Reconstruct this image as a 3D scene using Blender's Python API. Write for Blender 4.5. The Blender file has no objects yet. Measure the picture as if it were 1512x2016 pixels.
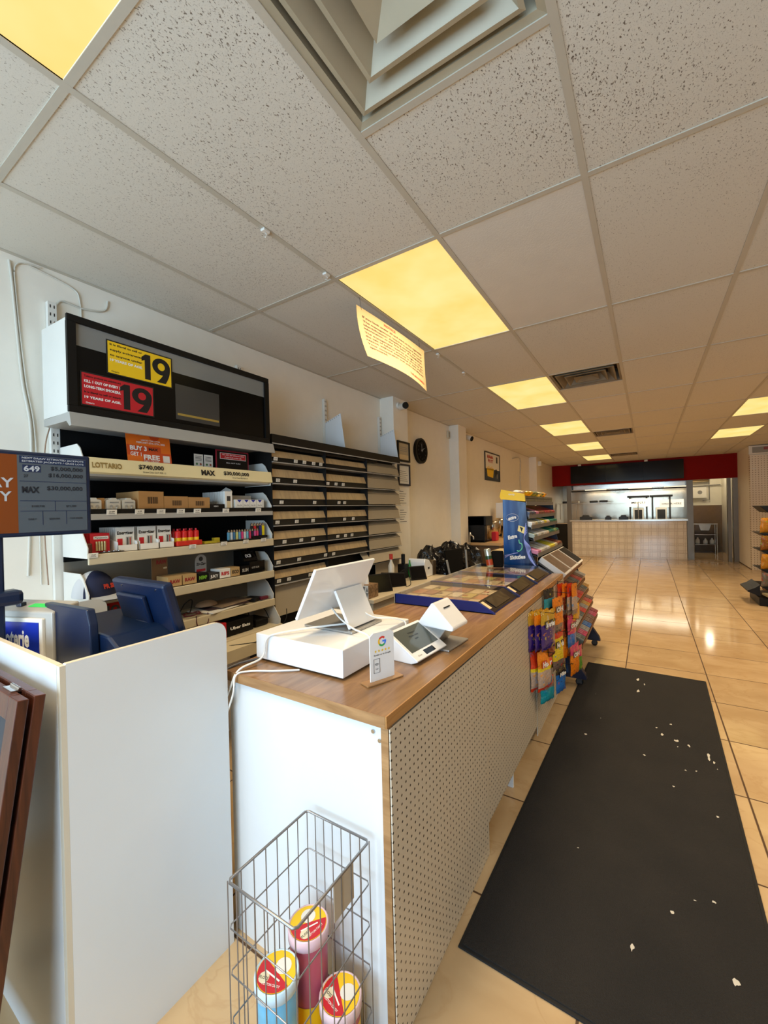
import bpy, bmesh, math, random
from mathutils import Vector, Matrix, Euler
random.seed(7)
S = bpy.context.scene
COL = S.collection

# ------------------------------------------------------------------ camera, light, exposure
CEIL = 2.7765
cam_d = bpy.data.cameras.new('camera'); cam = bpy.data.objects.new('camera', cam_d); COL.objects.link(cam)
S.camera = cam
YAW, PITCH, ROLL = 0.5697, -0.0028, -0.0243
_f = Vector((-math.sin(YAW)*math.cos(PITCH), math.cos(YAW)*math.cos(PITCH), math.sin(PITCH)))
_r0 = Vector((math.cos(YAW), math.sin(YAW), 0)); _u0 = _r0.cross(_f)
_r = _r0*math.cos(ROLL)+_u0*math.sin(ROLL); _u = _u0*math.cos(ROLL)-_r0*math.sin(ROLL)
cam.matrix_world = Matrix(((_r.x,_u.x,-_f.x,0),(_r.y,_u.y,-_f.y,0),(_r.z,_u.z,-_f.z,1.52),(0,0,0,1)))
cam_d.sensor_fit = 'VERTICAL'; cam_d.sensor_height = 24; cam_d.lens = 24*812.26/2016
cam_d.clip_start = 0.02; cam_d.clip_end = 100

EXPOSURE = -0.18
PANEL_GLOW = 1.2         # how bright a ceiling diffuser looks
LAMP_W = 25.0            # what each ceiling fixture gives
DAY_W = 198.0            # daylight through the shop window
SKY = 2.2
S.view_settings.view_transform = 'Standard'; S.view_settings.look = 'None'
S.view_settings.exposure = EXPOSURE; S.view_settings.gamma = 1; S.view_settings.use_curve_mapping = False
W = bpy.data.worlds.new('sky'); S.world = W; W.use_nodes = True
W.node_tree.nodes['Background'].inputs[0].default_value = (.62,.80,1,1)
W.node_tree.nodes['Background'].inputs[1].default_value = SKY
ld = bpy.data.lights.new('daylight', 'AREA'); ld.shape = 'RECTANGLE'; ld.size = 3.3; ld.size_y = 2.1; ld.energy = DAY_W; ld.color = (.56,.80,1)
lo = bpy.data.objects.new('daylight', ld); COL.objects.link(lo); lo.location = (-.65,-2.35,1.5); lo.rotation_euler = (math.radians(90),0,0)
S.cycles.max_bounces = 8; S.cycles.diffuse_bounces = 5; S.cycles.glossy_bounces = 4; S.cycles.transparent_max_bounces = 12
S.cycles.caustics_reflective = False; S.cycles.caustics_refractive = False; S.cycles.sample_clamp_indirect = 6

# ------------------------------------------------------------------ materials
def lin(c):
    r = []
    for v in c:
        v = v/255
        r.append(v/12.92 if v <= .04045 else ((v+.055)/1.055)**2.4)
    return (*r, 1)
MC = {}
def mat(name, c=(200,200,200), rough=.5, metal=0, spec=.5, emit=0, var=0, vscale=8, bump=0, bscale=60, coat=0, aniso=None, trans=0):
    if name in MC: return MC[name]
    m = bpy.data.materials.new(name); m.use_nodes = True; MC[name] = m
    nt = m.node_tree; b = nt.nodes['Principled BSDF']; L = nt.links
    b.inputs['Base Color'].default_value = lin(c)
    b.inputs['Roughness'].default_value = rough; b.inputs['Metallic'].default_value = metal
    b.inputs['Specular IOR Level'].default_value = spec; b.inputs['Coat Weight'].default_value = coat
    if trans: b.inputs['Transmission Weight'].default_value = trans
    if emit:
        b.inputs['Emission Color'].default_value = lin(c); b.inputs['Emission Strength'].default_value = emit
    tc = nt.nodes.new('ShaderNodeTexCoord')
    n = nt.nodes.new('ShaderNodeTexNoise'); n.inputs['Scale'].default_value = vscale; n.inputs['Detail'].default_value = 5
    mp = nt.nodes.new('ShaderNodeMapping'); L.new(tc.outputs['Object'], mp.inputs[0]); L.new(mp.outputs[0], n.inputs['Vector'])
    if aniso: mp.inputs['Scale'].default_value = aniso
    v = max(var, .03)
    hs = nt.nodes.new('ShaderNodeMixRGB'); hs.blend_type = 'MULTIPLY'; hs.inputs[0].default_value = 1
    hs.inputs[1].default_value = lin(c)
    mr = nt.nodes.new('ShaderNodeMapRange'); mr.inputs['From Min'].default_value = .3; mr.inputs['From Max'].default_value = .7
    mr.inputs['To Min'].default_value = 1-v; mr.inputs['To Max'].default_value = 1+v*.3
    L.new(n.outputs['Fac'], mr.inputs['Value']); L.new(mr.outputs[0], hs.inputs[2]); L.new(hs.outputs[0], b.inputs['Base Color'])
    if bump:
        n2 = nt.nodes.new('ShaderNodeTexNoise'); n2.inputs['Scale'].default_value = bscale; L.new(mp.outputs[0], n2.inputs['Vector'])
        bp = nt.nodes.new('ShaderNodeBump'); bp.inputs['Strength'].default_value = bump; bp.inputs['Distance'].default_value = .01
        L.new(n2.outputs['Fac'], bp.inputs['Height']); L.new(bp.outputs[0], b.inputs['Normal'])
    return m
def nodes(name):
    m = bpy.data.materials.new(name); m.use_nodes = True; MC[name] = m
    nt = m.node_tree; return m, nt, nt.nodes['Principled BSDF'], nt.links
def M2(nt, op, a, b=None):
    n = nt.nodes.new('ShaderNodeMath'); n.operation = op
    for i, x in enumerate((a, b)):
        if x is None: continue
        if isinstance(x, (int, float)): n.inputs[i].default_value = x
        else: nt.links.new(x, n.inputs[i])
    return n.outputs[0]
def mix(nt, fac, a, b):
    n = nt.nodes.new('ShaderNodeMixRGB')
    for i, x in enumerate((fac, a, b)):
        if isinstance(x, tuple): n.inputs[i].default_value = x
        elif isinstance(x, (int, float)): n.inputs[i].default_value = x
        else: nt.links.new(x, n.inputs[i])
    return n.outputs[0]
def ramp(nt, v, a, b, lo=0., hi=1.):
    n = nt.nodes.new('ShaderNodeMapRange'); nt.links.new(v, n.inputs[0])
    n.inputs[1].default_value = a; n.inputs[2].default_value = b; n.inputs[3].default_value = lo; n.inputs[4].default_value = hi
    return n.outputs[0]
def objxyz(nt):
    tc = nt.nodes.new('ShaderNodeTexCoord'); s = nt.nodes.new('ShaderNodeSeparateXYZ'); nt.links.new(tc.outputs['Object'], s.inputs[0])
    return tc.outputs['Object'], s.outputs
def noise(nt, vec, scale, detail=4, sc=None, dist=0):
    n = nt.nodes.new('ShaderNodeTexNoise'); n.inputs['Scale'].default_value = scale; n.inputs['Detail'].default_value = detail; n.inputs['Distortion'].default_value = dist
    if sc:
        mp = nt.nodes.new('ShaderNodeMapping'); mp.inputs['Scale'].default_value = sc; nt.links.new(vec, mp.inputs[0]); vec = mp.outputs[0]
    nt.links.new(vec, n.inputs['Vector']); return n.outputs['Fac']
def bumpn(nt, b, h, st, dist=.01):
    n = nt.nodes.new('ShaderNodeBump'); n.inputs['Strength'].default_value = st; n.inputs['Distance'].default_value = dist
    nt.links.new(h, n.inputs['Height']); nt.links.new(n.outputs[0], b.inputs['Normal'])

def floor_mat():
    m, nt, b, L = nodes('floor_porcelain'); o, (x, y, z) = objxyz(nt)
    def cell(v, off, w=.61): return M2(nt, 'DIVIDE', M2(nt, 'SUBTRACT', v, off), w)
    cx, cy = cell(x, .405), cell(y, .33)
    def edge(c):
        f = M2(nt, 'FRACT', c); return M2(nt, 'MINIMUM', f, M2(nt, 'SUBTRACT', 1, f))
    e = M2(nt, 'MINIMUM', edge(cx), edge(cy)); grout = ramp(nt, e, .0055, .009, 1, 0)
    cmb = nt.nodes.new('ShaderNodeCombineXYZ'); L.new(M2(nt, 'FLOOR', cx), cmb.inputs[0]); L.new(M2(nt, 'FLOOR', cy), cmb.inputs[1])
    wn = nt.nodes.new('ShaderNodeTexWhiteNoise'); wn.noise_dimensions = '2D'; L.new(cmb.outputs[0], wn.inputs['Vector'])
    add = nt.nodes.new('ShaderNodeVectorMath'); add.operation = 'ADD'; L.new(o, add.inputs[0])
    sc = nt.nodes.new('ShaderNodeVectorMath'); sc.operation = 'SCALE'; L.new(wn.outputs['Color'], sc.inputs[0]); sc.inputs['Scale'].default_value = 9; L.new(sc.outputs[0], add.inputs[1])
    n1 = noise(nt, add.outputs[0], 2.6, 8, (1, 1.3, 1), .5)
    c = mix(nt, ramp(nt, n1, .35, .68), lin((182,152,112)), lin((200,172,132)))
    vein = ramp(nt, M2(nt, 'ABSOLUTE', M2(nt, 'SUBTRACT', noise(nt, add.outputs[0], 2.4, 5, (1, 1.5, 1), 1), .5)), 0, .02, .22, 0)
    c = mix(nt, vein, c, lin((160,122,78)))
    tone = nt.nodes.new('ShaderNodeMixRGB'); tone.blend_type = 'MULTIPLY'; tone.inputs[0].default_value = 1; L.new(c, tone.inputs[1])
    L.new(ramp(nt, wn.outputs['Value'], 0, 1, .93, 1.03), tone.inputs[2])
    L.new(mix(nt, grout, tone.outputs[0], lin((78,54,32))), b.inputs['Base Color'])
    b.inputs['Specular IOR Level'].default_value = .42; L.new(ramp(nt, grout, 0, 1, .10, .7), b.inputs['Roughness']); bumpn(nt, b, M2(nt, 'SUBTRACT', 1, grout), .3, .003)
    return m
def fissure_mat(name, dens):
    m, nt, b, L = nodes(name); o, _ = objxyz(nt)
    n = noise(nt, o, 230, 2, (1, .55, 1), .5); big = noise(nt, o, 1.1, 2)
    thr = ramp(nt, big, .3, .7, dens+.035, dens-.03)
    sp = ramp(nt, M2(nt, 'SUBTRACT', n, thr), 0, .05)
    sp2 = ramp(nt, noise(nt, o, 300, 1), .60, .70, 0, .3)
    sb = nt.nodes.new('ShaderNodeVectorMath'); sb.operation = 'DISTANCE'; L.new(o, sb.inputs[0]); sb.inputs[1].default_value = (-.3, .95, CEIL)
    dirt = ramp(nt, sb.outputs['Value'], .5, 1.9, 1, .38)      # dust caught in the fissures round the near vent
    c = mix(nt, M2(nt, 'MULTIPLY', M2(nt, 'MAXIMUM', sp, sp2), dirt), lin((206,200,187)), lin((108,94,80)))
    L.new(c, b.inputs['Base Color']); b.inputs['Roughness'].default_value = .95
    bumpn(nt, b, M2(nt, 'SUBTRACT', 1, sp), .35, .004); return m
def wood_mat(name, c1, c2, sc=(1, 10, 1), rough=.35, scale=3.5):
    m, nt, b, L = nodes(name); o, _ = objxyz(nt)
    n1 = noise(nt, o, scale, 6, sc, 1.4); n2 = noise(nt, o, scale*9, 3, sc)
    c = mix(nt, ramp(nt, n1, .32, .68), lin(c1), lin(c2)); c = mix(nt, ramp(nt, n2, .5, .75, 0, .3), c, lin(c1))
    L.new(c, b.inputs['Base Color']); b.inputs['Roughness'].default_value = rough; bumpn(nt, b, n2, .05); return m
def peg_mat(name='pegboard', base=(214,205,192), hole=(70,58,46), ax=(1, 2), step=.0254, r=.0036):
    m, nt, b, L = nodes(name); o, xyz = objxyz(nt)
    def d(v):
        f = M2(nt, 'SUBTRACT', M2(nt, 'FRACT', M2(nt, 'DIVIDE', v, step)), .5); return M2(nt, 'MULTIPLY', f, f)
    q = M2(nt, 'SQRT', M2(nt, 'ADD', d(xyz[ax[0]]), d(xyz[ax[1]])))
    h = ramp(nt, q, r/step*.85, r/step*1.15, 1, 0)
    L.new(mix(nt, h, lin(base), lin(hole)), b.inputs['Base Color']); b.inputs['Roughness'].default_value = .38
    bumpn(nt, b, M2(nt, 'SUBTRACT', 1, h), .4, .003); return m
def geo_tile_mat():
    m, nt, b, L = nodes('geometric_wall_tile'); o, (x, y, z) = objxyz(nt)
    s = .2
    def f(v, k=1, off=0): return M2(nt, 'ABSOLUTE', M2(nt, 'SUBTRACT', M2(nt, 'FRACT', M2(nt, 'ADD', M2(nt, 'DIVIDE', v, s/k), off)), .5))
    ax, az = f(x), f(z); mx = M2(nt, 'MAXIMUM', ax, az); sm = M2(nt, 'ADD', ax, az)
    sq = ramp(nt, M2(nt, 'ABSOLUTE', M2(nt, 'SUBTRACT', mx, .33)), .012, .03, 1, 0)
    oc = ramp(nt, M2(nt, 'ABSOLUTE', M2(nt, 'SUBTRACT', sm, .74)), .012, .03, 1, 0)
    ed = ramp(nt, mx, .475, .49)
    ln = M2(nt, 'MAXIMUM', M2(nt, 'MAXIMUM', sq, oc), ed)
    L.new(mix(nt, M2(nt, 'MULTIPLY', ln, .7), lin((244,238,226)), lin((150,126,100))), b.inputs['Base Color']); b.inputs['Roughness'].default_value = .1
    bumpn(nt, b, ln, -.3, .003); return m
def thin_glass(name, tint=(1, 1, 1, 1), refl=1.0, blur=.02):
    m = bpy.data.materials.new(name); m.use_nodes = True; nt = m.node_tree; nt.nodes.clear(); L = nt.links
    o = nt.nodes.new('ShaderNodeOutputMaterial'); t = nt.nodes.new('ShaderNodeBsdfTransparent'); t.inputs[0].default_value = tint
    g = nt.nodes.new('ShaderNodeBsdfGlossy'); g.inputs['Roughness'].default_value = blur
    lw = nt.nodes.new('ShaderNodeLayerWeight'); fr = ramp(nt, M2(nt, 'POWER', lw.outputs['Facing'], 4), 0, 1, .04, .85)
    mx = nt.nodes.new('ShaderNodeMixShader'); mu = M2(nt, 'MULTIPLY', fr, refl)
    L.new(mu, mx.inputs[0]); L.new(t.outputs[0], mx.inputs[1]); L.new(g.outputs[0], mx.inputs[2]); L.new(mx.outputs[0], o.inputs[0])
    MC[name] = m; return m
def glow_mat():
    m, nt, b, L = nodes('lamp_diffuser'); o, _ = objxyz(nt)
    n = noise(nt, o, 2.6, 3)
    b.inputs['Base Color'].default_value = lin((60,56,40)); b.inputs['Roughness'].default_value = .5; b.inputs['Specular IOR Level'].default_value = .1
    c = mix(nt, ramp(nt, n, .35, .68), (1, .69, .19, 1), (1, .81, .32, 1)); L.new(c, b.inputs['Emission Color'])
    b.inputs['Emission Strength'].default_value = PANEL_GLOW; return m

FLOOR = floor_mat(); TILE = fissure_mat('ceiling_tile_fissured', .625); TILE_S = mat('ceiling_tile_smooth', (210,204,193), .9, bump=.1, bscale=150)
GRID = mat('ceiling_grid_metal', (184,176,160), .5)
PAINT = mat('wall_paint_cream', (238,231,217), .42, var=.02, bump=.04, bscale=30)
WHITE = mat('white_melamine', (218,221,222), .32, var=.012, vscale=3)
WHITEG = mat('white_gloss_plastic', (238,238,238), .12)
WHITEM = mat('white_metal', (222,218,208), .4)
CREAM = mat('cream_shelf_metal', (205,190,158), .4, var=.06)
BLACK = mat('black_plastic', (14,13,12), .45, spec=.25); BLACKG = mat('black_gloss', (8,8,9), .12, spec=.3); BLACKM = mat('black_matt', (11,10,9), .9, spec=.15)
DARKG = mat('dark_grey', (48,47,46), .5); GREY = mat('grey_plastic', (130,128,124), .5); LGREY = mat('light_grey_metal', (168,164,156), .38)
CHROME = mat('chrome', (200,200,200), .16, metal=1); STEELD = mat('dull_steel', (128,120,106), .4, metal=.6)
STEEL = mat('stainless_steel', (196,182,160), .2, metal=1, bump=.25, bscale=2.2)
WIRE = mat('grey_wire', (140,138,138), .35, metal=.8)
NAVY = mat('lottery_navy_plastic', (4,24,54), .35); BLUE = mat('royal_blue_board', (14,36,120), .35); DBLUE = mat('dark_blue_metal', (10,14,42), .4)
COUNTER = wood_mat('oak_laminate', (122,90,60), (152,118,82), (9, 1, 1), .24, 2.4)
OAKE = wood_mat('oak_edge', (142,104,64), (172,132,88), (1, 1, 9), .4)
OAKH = wood_mat('oak_edge_length', (160,112,60), (188,140,84), (9, .8, 9), .35)
MAHOG = wood_mat('mahogany_frame', (50,20,10), (82,38,18), (14, 14, 1.2), .38)
PEG = peg_mat(base=(198,187,168), hole=(48,38,30)); PEGW = peg_mat('pegboard_white', (226,214,194), (150,130,104), (0, 2), .05, .009); GEO = geo_tile_mat()
GLASS = thin_glass('case_glass'); ACRYL = thin_glass('clear_acrylic', (.93, .95, .95, 1), 1.6)
WINGL = thin_glass('window_glass', (.97, .98, 1, 1), .6)
GLOW = glow_mat()
RED = mat('red_print', (196,26,38), .45); DRED = mat('dark_red_paint', (132,12,3), .7, spec=.15, var=.05); YEL = mat('yellow_print', (244,198,20), .5)
ORG = mat('orange_print', (232,112,22), .5); CARD = mat('cardboard', (178,132,78), .8, var=.06, vscale=30); PAPER = mat('white_paper', (232,228,218), .7)
BEIGE = mat('beige_print', (214,192,150), .6)
INK = mat('black_ink', (14,12,12), .6); INKW = mat('white_ink', (240,238,232), .6); INKR = mat('red_ink', (186,48,30), .6)
MATC = mat('mat_carpet', (29,25,21), .95, var=.35, vscale=4, bump=.6, bscale=260)
BROWNF = wood_mat('tobacco_flap_bronze', (170,146,110), (198,170,126), (1, 6, 1), .32); TANF = mat('taupe_cover', (166,152,128), .45, var=.03)

# ------------------------------------------------------------------ mesh builder
TXT = {}
def text_mesh(s, weight):
    k = (s, weight)
    if k not in TXT:
        c = bpy.data.curves.new('t', 'FONT'); c.body = s; c.size = 1; c.resolution_u = 2; c.offset = weight; c.fill_mode = 'FRONT'
        o = bpy.data.objects.new('t', c); COL.objects.link(o)
        dg = bpy.context.evaluated_depsgraph_get(); me = bpy.data.meshes.new_from_object(o.evaluated_get(dg))
        vs = [v.co.copy() for v in me.vertices]; fs = [tuple(p.vertices) for p in me.polygons]
        x0 = min((v.x for v in vs), default=0); x1 = max((v.x for v in vs), default=1)
        TXT[k] = (vs, fs, x0, x1)
        bpy.data.objects.remove(o); bpy.data.curves.remove(c); bpy.data.meshes.remove(me)
    return TXT[k]
class MB:
    def __init__(s): s.v = []; s.f = []; s.mi = []; s.sm = []; s.mats = []; s.M = Matrix.Identity(4)
    def k(s, m):
        if m not in s.mats: s.mats.append(m)
        return s.mats.index(m)
    def add(s, vs, fs, m, smooth=False):
        b = len(s.v); s.v += [s.M @ Vector(v) for v in vs]; k = s.k(m)
        for f in fs: s.f.append(tuple(i+b for i in f)); s.mi.append(k); s.sm.append(smooth)
        return s
    def at(s, loc=(0,0,0), rot=(0,0,0)): s.M = Matrix.Translation(loc) @ Euler(rot).to_matrix().to_4x4(); return s
    def poly(s, pts, m): return s.add(pts, [tuple(range(len(pts)))], m)
    def box(s, x0, x1, y0, y1, z0, z1, m, bev=0, seg=2):
        x0, x1 = sorted((x0, x1)); y0, y1 = sorted((y0, y1)); z0, z1 = sorted((z0, z1))
        vs = [(x, y, z) for x in (x0, x1) for y in (y0, y1) for z in (z0, z1)]
        fs = [(0,1,3,2), (4,6,7,5), (0,4,5,1), (2,3,7,6), (0,2,6,4), (1,5,7,3)]
        if not bev: return s.add(vs, fs, m)
        bm = bmesh.new(); bv = [bm.verts.new(v) for v in vs]
        for f in fs: bm.faces.new([bv[i] for i in f])
        bmesh.ops.bevel(bm, geom=bm.edges[:], offset=bev, segments=seg, affect='EDGES', profile=.5)
        bm.verts.index_update(); r = s.add([v.co.copy() for v in bm.verts], [tuple(v.index for v in f.verts) for f in bm.faces], m, False); bm.free(); return r
    def cbox(s, c, h, m, bev=0): return s.box(c[0]-h[0], c[0]+h[0], c[1]-h[1], c[1]+h[1], c[2]-h[2], c[2]+h[2], m, bev)
    def prism(s, pts, axis, a0, a1, m, bev=0):
        ax = 'xyz'.index(axis); n = len(pts)
        def p(q, a):
            l = [q[0], q[1]]; l.insert(ax, a); return tuple(l)
        vs = [p(q, a0) for q in pts]+[p(q, a1) for q in pts]
        fs = [tuple(range(n)), tuple(range(2*n-1, n-1, -1))]+[(i, (i+1) % n, n+(i+1) % n, n+i) for i in range(n)]
        bm = bmesh.new(); bv = [bm.verts.new(v) for v in vs]
        for f in fs: bm.faces.new([bv[i] for i in f])
        bmesh.ops.recalc_face_normals(bm, faces=bm.faces[:])
        if bev: bmesh.ops.bevel(bm, geom=bm.edges[:], offset=bev, segments=2, affect='EDGES', profile=.5)
        bm.verts.index_update(); s.add([v.co.copy() for v in bm.verts], [tuple(v.index for v in f.verts) for f in bm.faces], m); bm.free(); return s
    def tube(s, pts, r, m, n=8, closed=False, caps=True):
        pts = [Vector(p) for p in pts]; N = len(pts); vs = []; up = Vector((0, 0, 1))
        for i, p in enumerate(pts):
            a = pts[(i-1) % N] if (closed or i) else p; b = pts[(i+1) % N] if (closed or i < N-1) else p
            t = (b-a).normalized() if (b-a).length > 1e-9 else up
            u = t.cross(Vector((0, 0, 1)));
            if u.length < .05: u = t.cross(Vector((0, 1, 0)))
            u.normalize(); w = t.cross(u)
            rr = r[i] if isinstance(r, (list, tuple)) else r
            for k in range(n):
                an = 2*math.pi*k/n; vs.append(p+u*math.cos(an)*rr+w*math.sin(an)*rr)
        fs = []
        for i in range(N if closed else N-1):
            for k in range(n):
                a = i*n+k; b = i*n+(k+1) % n; c = ((i+1) % N)*n+(k+1) % n; d = ((i+1) % N)*n+k; fs.append((a, b, c, d))
        s.add(vs, fs, m, True)
        if caps and not closed:
            s.add(vs[:n], [tuple(range(n-1, -1, -1))], m); s.add(vs[-n:], [tuple(range(n))], m)
        return s
    def cyl(s, a, b, r, m, n=20, r2=None): return s.tube([a, b], [r, r if r2 is None else r2], m, n)
    def lathe(s, prof, c, m, n=24):
        vs = []; fs = []
        for r, z in prof:
            for k in range(n): an = 2*math.pi*k/n; vs.append((c[0]+r*math.cos(an), c[1]+r*math.sin(an), c[2]+z))
        for i in range(len(prof)-1):
            for k in range(n): fs.append((i*n+k, i*n+(k+1) % n, (i+1)*n+(k+1) % n, (i+1)*n+k))
        s.add(vs, fs, m, True); return s
    def disc(s, c, u, w, r, m, n=24, r0=0, a0=0, a1=360):
        c = Vector(c); u = Vector(u).normalized(); w = Vector(w).normalized(); ps = []
        full = a1-a0 >= 360; K = n+1
        an = [math.radians(a0+(a1-a0)*i/n) for i in range(K)]
        o = [c+(u*math.cos(a)+w*math.sin(a))*r for a in an]
        if r0 <= 0:
            if full: return s.poly(o[:-1], m)
            return s.poly([c]+o, m)
        i_ = [c+(u*math.cos(a)+w*math.sin(a))*r0 for a in an]
        return s.add(o+i_, [(i, i+1, K+i+1, K+i) for i in range(n)], m)
    def rect(s, o, u, w, a, b, m):      # rectangle from corner o along u (length a) and w (length b)
        o = Vector(o); u = Vector(u).normalized()*a; w = Vector(w).normalized()*b
        return s.poly([o, o+u, o+u+w, o+w], m)
    def text(s, t, o, u, w, h, m, al='C', fit=None, weight=.012, stretch=1):
        vs, fs, x0, x1 = text_mesh(t, weight)
        if not vs: return s
        o = Vector(o); u = Vector(u).normalized(); w = Vector(w).normalized(); sc = h/.72; sx = sc*stretch
        wd = (x1-x0)*sx
        if fit: sx *= fit/wd; wd = fit
        off = {'C': -wd/2, 'L': 0, 'R': -wd}[al]
        return s.add([o+u*((v.x-x0)*sx+off)+w*(v.y*sc) for v in vs], fs, m)
    def build(s, name, parent=None, world=False, kind=None):
        me = bpy.data.meshes.new(name); vs = s.v
        if world and parent is not None:
            inv = world_of(parent).inverted(); vs = [inv @ v for v in vs]
        me.from_pydata([tuple(v) for v in vs], [], s.f); me.update()
        for m in s.mats: me.materials.append(m)
        me.polygons.foreach_set('material_index', s.mi); me.polygons.foreach_set('use_smooth', s.sm); me.update()
        o = bpy.data.objects.new(name, me); COL.objects.link(o)
        if parent is not None: o.parent = parent
        if kind: o['kind'] = kind
        return o
def world_of(o):
    m = Matrix.Translation(o.location) @ o.rotation_euler.to_matrix().to_4x4()
    return world_of(o.parent) @ m if o.parent else m
def tag(o, label, cat, group=None):
    o['label'] = label; o['category'] = cat
    if group: o['group'] = group
    return o
def thing(name, label, cat, loc=(0,0,0), rotz=0, group=None):
    o = bpy.data.objects.new(name, None); o.empty_display_size = .05; COL.objects.link(o); o.location = loc; o.rotation_euler = (0, 0, rotz)
    return tag(o, label, cat, group)
def dup(root, loc, rotz=0, label=None, group=None):
    r = root.copy(); COL.objects.link(r); r.location = loc; r.rotation_euler = (0, 0, rotz)
    if label: r['label'] = label
    if group: r['group'] = group
    for ch in [o for o in PARTS(root)]:
        c = ch.copy(); COL.objects.link(c); c.parent = r
        for g in PARTS(ch):
            d = g.copy(); COL.objects.link(d); d.parent = c
    return r
def PARTS(o): return [c for c in bpy.data.objects if c.parent == o]
def centre(mb):     # for single-mesh things: move the origin to the base centre
    xs = [v.x for v in mb.v]; ys = [v.y for v in mb.v]; zs = [v.z for v in mb.v]
    c = Vector(((min(xs)+max(xs))/2, (min(ys)+max(ys))/2, min(zs))); mb.v = [v-c for v in mb.v]; return c
def solo(mb, name, label, cat, group=None):
    c = centre(mb); o = mb.build(name); o.location = c; return tag(o, label, cat, group)
X, Y, Z = (1,0,0), (0,1,0), (0,0,1); NX, NY = (-1,0,0), (0,-1,0)
def bez(pts, n=10):     # smooth path through points
    P = [Vector(p) for p in pts]; out = []
    for i in range(len(P)-1):
        p0 = P[max(i-1, 0)]; p1 = P[i]; p2 = P[i+1]; p3 = P[min(i+2, len(P)-1)]
        for k in range(n):
            t = k/n; out.append(.5*((2*p1)+(p2-p0)*t+(2*p0-5*p1+4*p2-p3)*t*t+(3*p1-p0-3*p2+p3)*t**3))
    out.append(P[-1]); return out

# ------------------------------------------------------------------ the setting
XL, XR, XK, Y0, YK, YH, YB = -2.51, 3.60, 1.93, -2.0, 12.2, 13.7, 15.6
ST = dict(kind='structure')
b = MB(); b.box(XL-.15, XR+.15, Y0-.1, 17.2, -.05, 0, FLOOR); b.build('floor', **ST)
b = MB(); b.box(XL-.12, XL, Y0, YB+1.2, 0, CEIL+.05, PAINT); b.build('wall_left', **ST)
b = MB(); b.box(XR, XR+.12, Y0, YK+.12, 0, CEIL+.05, PAINT); b.build('wall_right', **ST)
b = MB(); b.box(XK, XK+.12, YK+.12, YB+1.2, 0, CEIL+.05, PAINT); b.build('wall_right_passage', **ST)
b = MB(); b.box(XK, XR, YK, YK+.12, 0, 2.56, PEGW); b.box(XK, XR, YK+.02, YK+.12, 2.56, CEIL+.05, PAINT); b.build('wall_right_return', **ST)
b = MB(); b.box(XL, XK, YH, YH+.12, 2.15, CEIL+.05, DRED); b.build('wall_back_header', **ST)
b = MB(); b.box(XL, 1.0, YB, YB+.1, 0, CEIL, STEEL); b.build('wall_back_kitchen', **ST)
b = MB(); TILEB = mat('kitchen_brown_tile', (120, 92, 58), .2, var=.1); KW = mat('kitchen_white_wall', (236, 228, 206), .5)
b.box(1.0, XK, YB+.9, YB+1.0, 0, 1.45, TILEB); b.box(1.0, XK, YB+.9, YB+1.0, 1.45, CEIL, KW); b.build('wall_back_scullery', **ST); b = MB(); b.box(.9, 1.0, YB+.1, YB+1.0, 0, CEIL, KW); b.build('wall_left_scullery', **ST)
b = MB(); b.box(XL, XK, YH+.12, YB+1.0, CEIL-.02, CEIL+.03, KW); b.build('ceiling_kitchen', **ST)
# front of the shop: glazed wall behind the viewer
b = MB()
b.box(XL, XR, Y0-.12, Y0, 0, .35, PAINT); b.box(XL, XR, Y0-.12, Y0, 2.6, CEIL+.05, PAINT)
b.box(XL, XL+.2, Y0-.12, Y0, .35, 2.6, PAINT); b.box(1.0, XR, Y0-.12, Y0, .35, 2.6, PAINT)
b.build('wall_front', **ST)
ALU = mat('aluminium_frame', (150, 150, 150), .35, metal=.8)
w1 = MB()
for x in (XL+.2, -.7, .94): w1.box(x, x+.06, Y0-.09, Y0-.03, .35, 2.6, ALU)
for z in (.35, 2.54): w1.box(XL+.2, 1.0, Y0-.09, Y0-.03, z, z+.06, ALU)
w1 = w1.build('window_1', **ST); b = MB(); b.box(XL+.26, .94, Y0-.063, Y0-.057, .41, 2.54, WINGL); b.build('pane', w1)
# pillars against the left wall
for i, (x1, y0, y1) in enumerate(((-2.335, 3.885, 4.2), (-2.36, 5.79, 6.1), (-2.33, 10.75, 11.15))):
    b = MB(); b.box(XL-.01, x1, y0, y1, 0, CEIL, PAINT); b.build('trim_%d' % (i+1), **ST)
b = MB(); b.box(1.0, 1.02, YH+.15, YB, 0, 2.15, STEELD); b.box(.88, 1.02, YH+.13, YH+.19, 0, 2.15, STEELD); b.build('trim_4', **ST)
b = MB(); b.box(1.72, 1.79, YH+.0, YH+.16, 0, 2.15, STEELD); b.box(1.83, 1.93, YH+.0, YH+.16, 0, 2.15, STEELD); b.build('trim_5', **ST)
b = MB(); b.box(XK-.012, XK, YK, YH, 0, .012, mat('caulk', (90,66,40), .7)); b.build('baseboard_right', **ST)
b = MB(); b.box(-2.12, -1.99, YH+.13, YH+.19, 0, 2.15, STEELD); b.build('trim_6', **ST)

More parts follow.
